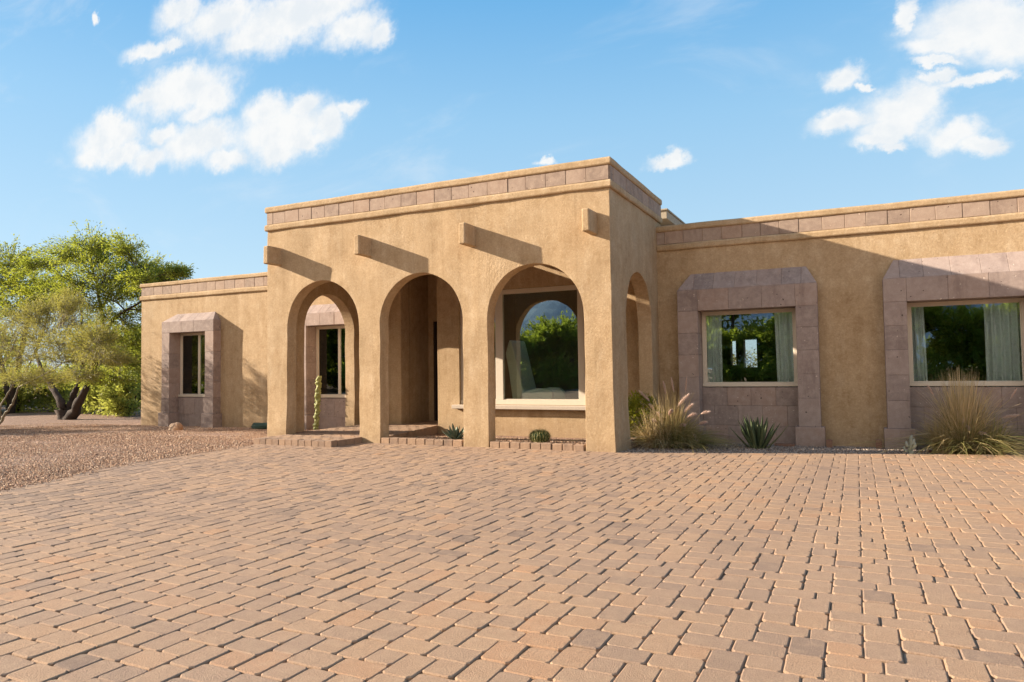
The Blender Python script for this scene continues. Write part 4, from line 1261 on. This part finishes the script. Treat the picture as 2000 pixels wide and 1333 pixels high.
# far trees closing the view behind the left side
for i, (X, Y, h, lab) in enumerate([(-30, 15, 3.4, 'distant tree in the gap between the mesquite and the left wing'), (-37, 10, 3.6, 'distant tree behind the mesquite trunks'), (-34, 4, 3.2, 'distant tree at the far left edge behind the shrubs')]):
    r = np.random.default_rng(150 + i)
    cl = [((X + r.uniform(-3.2, 3.2), Y + r.uniform(-2.5, 2.5), h * r.uniform(.1, .9)), (1.3, 1.3, .8), 1.0, 0.0) for k in range(30)]
    tree('distant_tree', (X, Y, -.25), [[(X, Y, -.25, .2), (X, Y, h * .5, .12), (X + .2, Y, h * .9, .04)]], cl, M['leafE'], M['bark'], lab, 'tree', 'distant trees', 160 + i, twigs=34, leaves=24, ln=.22, wd=.1)

# trees across the drive, behind the camera: what the windows mirror
for i, (X, Y, w, h, lab) in enumerate([(-6.5, -23, 2.4, 3.4, 'bushy tree mirrored in the left of the first wing window'), (-2.6, -22, 2.6, 5.0, 'bushy tree mirrored in the first wing window'), (1.2, -23, 2.5, 5.0, 'tree mirrored between the wing windows'),
                                       (5.0, -22, 2.5, 5.0, 'tree mirrored in the right edge window'), (9.0, -23, 2.4, 4.0, 'tree mirrored at the right of the right edge window'),
                                       (-25, -20, 2.8, 4.2, 'tree mirrored in the far left windows'), (-31, -24, 2.8, 4.2, 'tree mirrored behind another in the far left windows'), (-28, -11, 2.8, 4.0, 'tree mirrored in the window of the far left wing'), (-20.5, -22, 2.8, 4.0, 'tree mirrored in the dark panes seen through the left arch'),
                                       (-14.8, -28, 2.6, 3.9, 'tree mirrored at the middle of the picture window'), (-12.5, -26, 2.8, 4.0, 'tree mirrored in the picture window'), (-17.0, -25, 2.8, 3.6, 'tree mirrored at the left of the picture window'), (-9.0, -27, 2.6, 3.6, 'tree mirrored at the right of the picture window')]):
    r = np.random.default_rng(250 + i); cl = []
    for k in range(34):
        th = r.uniform(0, 6.28); q = math.sqrt(r.uniform(0, 1)); z = r.uniform(.15, h * .93)
        ww = w * (1 - max(0, z / h - .55) * 1.3)
        cl.append(((X + ww * q * math.cos(th), Y + ww * q * math.sin(th), z), (1.0, 1.0, .7), 1.0, 0.0))
    tree('mirrored_tree', (X, Y, -.1), [[(X, Y, -.1, .2), (X, Y, h * .45, .13), (X + .1, Y, h * .85, .04)]], cl, M['leafD'], M['bark'], lab, 'tree', 'trees across the drive', 260 + i, twigs=36, leaves=26, ln=.2, wd=.085)

r_ = np.random.default_rng(911)
tree('shrub', (-.15, 12.0, -.2), [[(-.15, 12, -.2, .05), (-.1, 12, .6, .03), (-.2, 12, 1.3, .015)]], [((-.15 + r_.uniform(-1, 1), 12 + r_.uniform(-.6, .6), r_.uniform(.2, 1.5)), (.4, .4, .3), 1.0, 0.0) for k in range(16)],
     M['leafC'], M['bark'], 'garden shrub seen through the narrow rear openings of the wing room', 'shrub', None, 912, twigs=16, leaves=14, ln=.1, wd=.03)

# trees left of the frame whose long shadows fall across the gravel
def off_tree(X, Y, w, h, z0, seed, lab):
    r = np.random.default_rng(seed)
    cl = [((X + w * r.uniform(-1, 1), Y + w * r.uniform(-1, 1), r.uniform(z0, h)), (.6, .6, .35), 1.0, 0.0) for k in range(14)]
    tree('mesquite_tree', (X, Y, -.1), [[(X, Y, -.1, .12), (X + .1, Y, h * .5, .08), (X, Y + .1, h * .9, .03)]], cl, M['leafA'], M['bark'], lab, 'tree', 'trees at the left of the house', seed, twigs=24, leaves=18, ln=.1, wd=.035)


off_tree(-16.5, -1.6, .9, 2.0, 1.0, 301, 'tree just outside the left edge shading the gravel')


def mountain():
    r = np.random.default_rng(5); n = 140; m_ = 24; V = []
    for i in range(n + 1):
        x = -420 + 840 * i / n
        H = 46 + 20 * mnoise.noise(Vector((x * .006, 1.3, 0))) + 8 * mnoise.noise(Vector((x * .025, 4, 0)))
        for j in range(m_ + 1):
            t = j / m_; y = -260 - 120 * t
            rid = mnoise.noise(Vector((x * .03 + 2 * t, t * 3, 2))) * 9 + mnoise.noise(Vector((x * .09, t * 8, 5))) * 3
            V.append((x, y, -2 + H * math.sin(min(1, t * 1.15) * math.pi / 2) ** 1.2 + rid * t))
    F = np.array([(i * (m_ + 1) + j, i * (m_ + 1) + j + 1, (i + 1) * (m_ + 1) + j + 1, (i + 1) * (m_ + 1) + j) for i in range(n) for j in range(m_)])
    tag(fast_mesh('mountain', np.array(V), F, M['mountain'], rnd=r.random(len(F))), kind='structure')


mountain()


# ------------------------------------------------------------------ grasses, cacti, agaves, small things
def blades(r, base, n, h, spread, width, lo, hi, lean=1.0, seg=6, straight=0.0, rad=0.1):
    az = r.uniform(0, 2 * math.pi, n); hh = h * r.uniform(0.55, 1.1, n); sp = spread * np.abs(r.normal(0, 0.6, n)) * (1 - straight)
    b = np.stack([np.cos(az + r.normal(0, .5, n)) * rad * np.sqrt(r.random(n)), np.sin(az) * rad * np.sqrt(r.random(n)), np.zeros(n)], -1) + base
    d = np.stack([np.cos(az), np.sin(az)], -1)
    V = np.zeros((n, (seg + 1) * 2, 3)); sd = np.stack([-d[:, 1], d[:, 0], np.zeros(n)], -1) + r.normal(0, .4, (n, 3))
    sd /= np.linalg.norm(sd, axis=1, keepdims=True)
    for k in range(seg + 1):
        t = k / seg
        z = hh * (t - 0.55 * np.minimum(1.6, sp / np.maximum(hh, .01)) * t ** 2.4)
        rr = sp * t ** 1.5
        c = b + np.concatenate([d * rr[:, None], np.maximum(z, 0.01)[:, None]], 1)
        w = width * (1 - t) ** 0.7 * 0.5 + 0.0006
        V[:, 2 * k] = c + sd * w; V[:, 2 * k + 1] = c - sd * w
    F = np.concatenate([np.stack([np.arange(n) * (seg + 1) * 2 + x for x in (2 * k, 2 * k + 1, 2 * k + 3, 2 * k + 2)], -1) for k in range(seg)])
    R = np.tile(np.clip(r.uniform(lo, hi, n), 0, 1), seg)
    return V.reshape(-1, 3), F, R


def cat3(parts):
    V = []; F = []; R = []; o = 0
    for v, f, rr in parts:
        V.append(v); F.append(f + o); R.append(rr); o += len(v)
    return np.concatenate(V), np.concatenate(F), np.concatenate(R)


def plume(parent, org, p0, p1, rad, r):
    """bottle-brush seed head on a thin stalk"""
    p0, p1 = np.array(p0, float), np.array(p1, float)
    n = 520; rad = rad * 1.55; t = r.random(n); ax = (p1 - p0)
    L_ = np.linalg.norm(ax); ax /= L_
    sag = np.array([0, 0, -1.0]) * 0.10 * L_
    c = p0 + (p1 - p0) * t[:, None] + sag * (t ** 2)[:, None]
    q = r.normal(0, 1, (n, 3)); q -= (q @ ax)[:, None] * ax; q /= np.linalg.norm(q, axis=1, keepdims=True)
    w = rad * np.sin(np.clip(t * 0.85 + 0.12, 0, 1) * math.pi) ** 0.6
    tip = c + q * w[:, None] + ax * (0.03 + 0.02 * r.random((n, 1)))
    s = np.cross(q, ax) * 0.0016
    V = np.stack([c + s, c - s, tip], 1).reshape(-1, 3); F = np.arange(3 * n).reshape(n, 3)
    fast_mesh('plume', V, F, M['plume'], parent, rnd=r.random(n), org=org)


def fountain_grass(x, y, lab, seed, specs, plumes, z=-0.045):
    r = np.random.default_rng(seed); org = (x, y, z)
    e = empty('fountain_grass', org, lab, 'grass clump', 'fountain grass clumps')
    parts = []
    for dx, dy, n, h, sp, wd, lo, hi, st, rad in specs:
        parts.append(blades(r, np.array([x + dx, y + dy, z]), n, h, sp, wd, lo, hi, straight=st, rad=rad))
    V, F, R = cat3(parts)
    fast_mesh('blades', V, F, M['blade'], e, rnd=R, org=org)
    st = MB()
    for (b, tip0, tip1, rad) in plumes:
        tip0 = (tip0[0], tip0[1] + .05, tip0[2]); tip1 = (tip1[0], tip1[1] + .05, tip1[2])
        P = curve_pts((x + b[0], y + b[1], z), (x + tip0[0], y + tip0[1], z + tip0[2]), 6, 0.02, r)
        st.tube(list(P), [0.003, .003, .0028, .0026, .0024, .0022], 4, 0.7)
        plume(e, org, (x + tip0[0], y + tip0[1], z + tip0[2]), (x + tip1[0], y + tip1[1], z + tip1[2]), rad, r)
    st.build('stalks', M['blade'], e, org=org)
    return e


fountain_grass(0.41, 1.21, 'broad fountain grass clump with pink plumes beside the porch corner pillar', 401,
               [(0.02, 0.0, 800, 0.55, 0.80, 0.009, .0, .5, 0, .20), (0.18, -0.05, 620, 0.42, 0.75, 0.009, .0, .4, 0, .22), (-0.14, -0.06, 700, 0.58, 0.60, 0.009, .5, 1, 0, .18), (0.0, 0.05, 300, 0.86, 0.45, 0.007, .35, .85, 0, .14), (-.12, -.14, 420, .34, .55, .009, .5, 1, 0, .2), (.3, -.05, 300, .3, .5, .009, .05, .6, 0, .16)],
               [((0, 0), (.12, -.05, .56), (.27, -.06, .74), .026), ((0, 0), (.2, -.02, .48), (.32, -.05, .60), .026), ((.02, 0), (.26, -.1, .42), (.37, -.14, .47), .026), ((0, 0), (.4, -.08, .32), (.5, -.1, .36), .024), ((0, 0), (.33, -.15, .22), (.40, -.18, .12), .024),
                ((-.05, 0), (-.2, -.05, .5), (-.26, -.06, .58), .022), ((-.05, 0), (-.1, -.1, .40), (-.14, -.13, .47), .024), ((-.05, 0), (-.28, 0, .62), (-.42, 0, .78), .022), ((-.08, 0), (-.3, -.02, .48), (-.4, -.02, .62), .024), ((-.08, 0), (-.33, -.05, .36), (-.45, -.06, .40), .024), ((0, -.05), (.02, -.2, .44), (.08, -.24, .52), .022), ((-.1, -.05), (-.12, -.2, .33), (-.16, -.25, .38), .022), ((.1, -.05), (.16, -.2, .3), (.24, -.24, .33), .022), ((.15, 0), (.42, -.02, .46), (.53, -.04, .5), .022), ((0, 0), (.05, .05, .75), (.02, .05, .95), .014), ((.05, .05), (.2, .1, .75), (.22, .1, .95), .014), ((-.02, .02), (-.05, .0, .72), (-.08, .0, .9), .016)])
fountain_grass(3.93, 1.66, 'tall straw topped fountain grass clump in front of the right edge window', 402,
               [(0, 0, 620, 0.60, 0.85, 0.009, .0, .5, 0, .18), (0.2, -.04, 620, 0.5, 0.9, 0.009, .0, .5, 0, .18), (-.02, 0, 760, 1.0, 0.42, 0.0075, .6, 1, .1, .12), (-.2, -.05, 420, .5, .5, .009, .35, .8, 0, .14), (.03, 0, 380, .9, .8, .0075, .3, .9, 0, .12), (-.26, -.1, 220, .38, .2, .008, .4, .9, 0, .1)],
               [((0, 0), (.38, -.06, .44), (.53, -.08, .49), .022), ((0, 0), (.64, 0, .52), (.83, 0, .60), .022), ((0, 0), (.0, -.2, .38), (.02, -.21, .33), .024), ((0, 0), (-.02, -.2, .46), (-.03, -.21, .41), .022), ((.02, 0), (.10, -.22, .27), (.17, -.24, .27), .022), ((0, 0), (.14, -.24, .12), (.20, -.25, .08), .022),
                ((.05, 0), (.7, -.2, .18), (.8, -.25, .12), .022), ((0, 0), (.5, .1, .66), (.56, .1, .78), .012), ((0, 0), (-.3, .05, .7), (-.36, .05, .83), .012)], z=-0.05)


def bush(x, y, z, w, h, lab, seed, leafm, n=5200, ln=.05, wd=.018):
    r = np.random.default_rng(seed); org = (x, y, z)
    e = empty('bush', org, lab, 'bush')
    q = r.normal(0, 1, (n, 3)); q /= np.linalg.norm(q, axis=1, keepdims=True); q *= r.uniform(.3, 1, (n, 1)) ** .45
    for k in range(n): q[k] *= 1 + .3 * mnoise.noise(Vector(q[k]) * 2.6)
    P = np.array(org) + q * np.array([w, w, h * .55]) + np.array([0, 0, h * .5]); P[:, 2] = np.maximum(P[:, 2], z + .01)
    v, f = quads_leaves(P, q, ln, wd, r, -.3)
    fast_mesh('foliage', v, f, M[leafm], e, rnd=np.clip(r.normal(.55, .25, n), 0, 1), org=org)
    A = np.tile(np.array(org), (60, 1)) + r.normal(0, .03, (60, 3)) * np.array([1, 1, 0]); B = P[r.integers(0, n, 60)]
    tv, tf = tubes_np(A, B, np.full(60, .006), np.full(60, .002)); fast_mesh('stems', tv, tf, M['palebark'], e, rnd=np.full(len(tf), .5), org=org)


bush(-0.04, 1.36, -0.03, .30, .66, 'small yellow green bush half hidden behind the porch corner pillar', 405, 'bushleaf')


def rosette(name, x, y, z, n, ln, wid, thick, lab, cat, seed, material, up=(20, 80), curl=0.25, rad=.03):
    """agave: thick channelled leaves in a spiral"""
    r = random.Random(seed); mb = MB()
    for i in range(n):
        az = i * 2.39996 + r.uniform(-.2, .2); t0 = i / n
        el = math.radians(up[0] + (up[1] - up[0]) * t0 + r.uniform(-6, 6)); L_ = ln * r.uniform(.8, 1.1) * (1 - .15 * abs(t0 - .5))
        dx, dy = math.cos(az), math.sin(az); V = []; F = []
        S = 8; col = min(1, max(0, r.gauss(.45, .25)))
        px, pz = rad * (1 - t0), 0.0; ang = el
        for k in range(S + 1):
            t = k / S
            w = wid * (0.7 + 0.9 * t) * (1 - t ** 3) * 0.5 if t < 1 else 0.001
            w = max(w, .001)
            cxp, cyp = x + dx * px, y + dy * px
            nx, ny, nz = -math.sin(ang) * dx, -math.sin(ang) * dy, math.cos(ang)
            sx, sy = -dy, dx; th = thick * (1 - t) * .5 + .001
            V += [(cxp + sx * w, cyp + sy * w, z + pz + w * .35), (cxp + nx * th * .2, cyp + ny * th * .2, z + pz + nz * th * .2), (cxp - sx * w, cyp - sy * w, z + pz + w * .35), (cxp - nx * th * 1.6, cyp - ny * th * 1.6, z + pz - nz * th * 1.6)]
            px += math.cos(ang) * L_ / S; pz += math.sin(ang) * L_ / S; ang += curl * (1 if el < .9 else .3) / S * (1 if r.random() > .2 else -.5)
        for k in range(S):
            for c in range(4): F.append((k * 4 + c, k * 4 + (c + 1) % 4, (k + 1) * 4 + (c + 1) % 4, (k + 1) * 4 + c))
        F.append((0, 1, 2, 3)); mb.add(V, F, col)
    o = mb.build(name, material, org=(x, y, z), smooth=True)
    return tag(o, lab, cat)


rosette('agave', -2.66, 0.62, 0.03, 24, .25, .05, .02, 'small green agave at the right end of the middle arch planter', 'agave', 3, M['greyagave'], (5, 75), .5)
rosette('agave', 1.53, 1.50, -0.06, 34, .47, .055, .022, 'spiky upright agave in the shade under the wing window nearest the porch', 'agave', 5, M['agave'], (40, 86), .35, .10)


def barrel():
    x, y, z = -1.36, 0.78, 0.0; e = empty('barrel_cactus', (x, y, z), 'round ribbed barrel cactus in the gravel below the picture window', 'cactus')
    N = 22; S = 12; n = N * 4; V = []; F = []
    R = .135; H = .178
    for j in range(S + 1):
        t = j / S; ph = math.pi * (0.06 + .90 * t) ; rr = math.sin(ph) ** .75 * R; zz = z + H * (1 - math.cos(ph)) / 2
        for k in range(n):
            a = 2 * math.pi * k / n; m_ = 1 + .09 * math.cos(a * N)
            V.append((x + rr * m_ * math.cos(a), y + rr * m_ * math.sin(a), zz))
    for j in range(S):
        for k in range(n): F.append((j * n + k, j * n + (k + 1) % n, (j + 1) * n + (k + 1) % n, (j + 1) * n + k))
    F.append(tuple(S * n + k for k in range(n)))
    mb = MB(); mb.add(V, F, .5); mb.build('body', M['cactus'], e, org=(x, y, z), smooth=True)
    r = np.random.default_rng(4); A = []; B = []
    for k in range(N):
        a = 2 * math.pi * k / N
        for j in range(11):
            ph = math.pi * (.16 + .78 * j / 10); rr = math.sin(ph) ** .75 * R * 1.09; zz = z + H * (1 - math.cos(ph)) / 2
            o = np.array([math.cos(a), math.sin(a), -.7 * math.cos(ph)])
            p = np.array([x + rr * math.cos(a), y + rr * math.sin(a), zz])
            for q in range(6): A.append(p); B.append(p + (o * .6 + r.normal(0, .6, 3)) * .024)
    A, B = np.array(A), np.array(B); tv, tf = tubes_np(A, B, np.full(len(A), .0016), np.full(len(A), .0004))
    fast_mesh('spines', tv, tf, M['spine'], e, rnd=r.random(len(tf)), org=(x, y, z))


barrel()


def lumpy(mb, pts, rad, n=14, lump=.25, sc=22, r=.5):
    pts = [Vector(p) for p in pts]; V = []; F = []
    for i, p in enumerate(pts):
        rr = rad[i]
        for k in range(n):
            a = 2 * math.pi * k / n
            q = p + Vector((math.cos(a) * rr, math.sin(a) * rr, 0)); l = 1 + lump * mnoise.noise(q * sc) * 1.6
            V.append((p.x + math.cos(a) * rr * l, p.y + math.sin(a) * rr * l, p.z))
    for i in range(len(pts) - 1):
        for k in range(n): F.append((i * n + k, i * n + (k + 1) % n, (i + 1) * n + (k + 1) % n, (i + 1) * n + k))
    F.append(tuple((len(pts) - 1) * n + k for k in range(n))); mb.add(V, F, r)


mb = MB(); xs, ys = -6.40, 1.82; n = 80
zs = [-.08 + 1.07 * i / (n - 1) for i in range(n)]
lumpy(mb, [(xs + .085 * (i / n) + .006 * math.sin(i * .5), ys + .006 * math.cos(i * .4), z) for i, z in enumerate(zs)], [(.046 + .004 * math.sin(i * 1.3)) * (1 if i < n - 4 else (1 - (i - n + 4) / 5.0) ** .6) for i in range(n)], 18, .46, 26, .7)
o = mb.build('totem_cactus', M['totem'], org=(xs, ys, -.08), smooth=True)
tag(o, 'tall thin lumpy yellow green cactus seen through the left arch', 'cactus')

mb = MB(); x, y, z = 3.30, 1.12, -.05
lumpy(mb, [(x + .003 * i, y, z + .026 * i) for i in range(11)], [.024, .026, .025, .024, .026, .024, .021, .022, .021, .018, .006], 10, .35, 45, .5)
for dx, dz, L_ in ((-.055, .06, 3), (.06, .09, 4), (.03, .02, 3), (-.03, .12, 3), (.05, .15, 3)):
    lumpy(mb, [(x + dx * (0.5 + .5 * min(1, i / 1.5)), y - .01, z + dz + .022 * i) for i in range(L_ + 1)], [.019, .021, .019, .016, .006][-(L_ + 1):], 9, .35, 45, .8)
o = mb.build('cholla_cactus', M['cholla'], org=(x, y, z), smooth=True); tag(o, 'small grey branching cactus before the stone plinth of the right edge window', 'cactus')


def rock(name, x, y, z, sx, sy, sz, seed, material, lab, cat):
    bm = bmesh.new(); bmesh.ops.create_icosphere(bm, subdivisions=4, radius=1)
    for v in bm.verts:
        p = v.co.copy(); k = 1 + .28 * mnoise.noise(p * 1.1 + Vector((seed, 0, 0))) + .10 * mnoise.noise(p * 3 + Vector((seed, 2, 0)))
        v.co = Vector((p.x * sx * k, p.y * sy * k, max(-.25, p.z) * sz * k)) * K
    me = bpy.data.meshes.new(name); bm.to_mesh(me); bm.free(); me.materials.append(material)
    a = me.attributes.new('rnd', 'FLOAT', 'FACE'); a.data.foreach_set('value', np.array([min(1, max(0, .5 + f.center.x * 3)) for f in me.polygons], dtype=np.float32))
    o = bpy.data.objects.new(name, me); o.location = Vector((x, y, z)) * K; link(o); tag(o, lab, cat)


rock('boulder', -9.68, 1.42, -.06, .16, .12, .14, 3, M['rock'], 'tan boulder on the gravel in front of the far left window', 'boulder')
rock('stone', -6.35, -2.5, .0, .02, .02, .016, 8, M['terra'], 'single reddish stone on the gravel near the driveway edge', 'stone')

# hose coil and pipe by the portico's left corner
mb = MB(); pts = []
for i in range(120):
    a = i * .42; rr = .20 + .02 * math.sin(i * .37)
    pts.append((-8.22 + rr * 1.25 * math.cos(a), 2.30 + rr * .55 * math.sin(a), -.062 + .026 * (i // 30) + .006 * math.sin(a * 2.3)))
mb.tube(pts, .017, 7, .2); mb.r = [(.95 if (k // 21) % 5 == 0 else .25) for k in range(len(mb.f))]
o = mb.build('garden_hose', M['hose'], org=(-8.22, 2.30, -.08), smooth=True); tag(o, 'low coil of dark green hose on gravel left of the porch', 'hose')
mb = MB(); mb.tube([(-8.30, 2.585, -.1), (-8.30, 2.585, .12), (-8.285, 2.58, .30), (-8.27, 2.575, .36)], .011, 8, .3); mb.box(-8.30, -8.24, 2.55, 2.60, .34, .38)
o = mb.build('hose_tap', M['metal'], org=(-8.3, 2.585, -.1)); tag(o, 'dark thin standpipe against the left wing wall above the hose', 'tap')

# terracotta blocks and loose bricks by the plinths
for (x, y, h, lab) in ((2.40, 1.98, .115, 'upright terracotta block beside the right plinth of the first wing window'), (3.0, 2.1, .125, 'upright terracotta block beside the left plinth of the right edge window')):
    mb = MB(); z = -.075
    V = [(x - .034, y - .03, z), (x + .034, y - .03, z), (x + .034, y + .03, z), (x - .034, y + .03, z), (x - .04, y - .036, z + h), (x + .04, y - .036, z + h), (x + .04, y + .036, z + h), (x - .04, y + .036, z + h)]
    mb.add(V, [(0, 3, 2, 1), (4, 5, 6, 7), (0, 1, 5, 4), (1, 2, 6, 5), (2, 3, 7, 6), (3, 0, 4, 7)], .5)
    mb.box(x - .026, x + .026, y - .022, y + .022, z + h, z + h + .008, .2)
    o = mb.build('terracotta_block', M['terra'], org=(x, y, z), bevel=.006); tag(o, lab, 'terracotta block', 'terracotta blocks at the plinths')
for (x, y, w, lab) in ((1.83, 2.0, .13, 'flat brown brick lying at the foot of the first wing window'), (3.66, 1.75, .12, 'flat brown brick lying left of the straw topped grass')):
    mb = MB(); mb.box(x - w, x + w, y - .05, y + .05, -.075, -.028, .4)
    o = mb.build('loose_brick', M['terra'], org=(x, y, -.075), bevel=.008); tag(o, lab, 'brick', 'loose bricks in the bed')
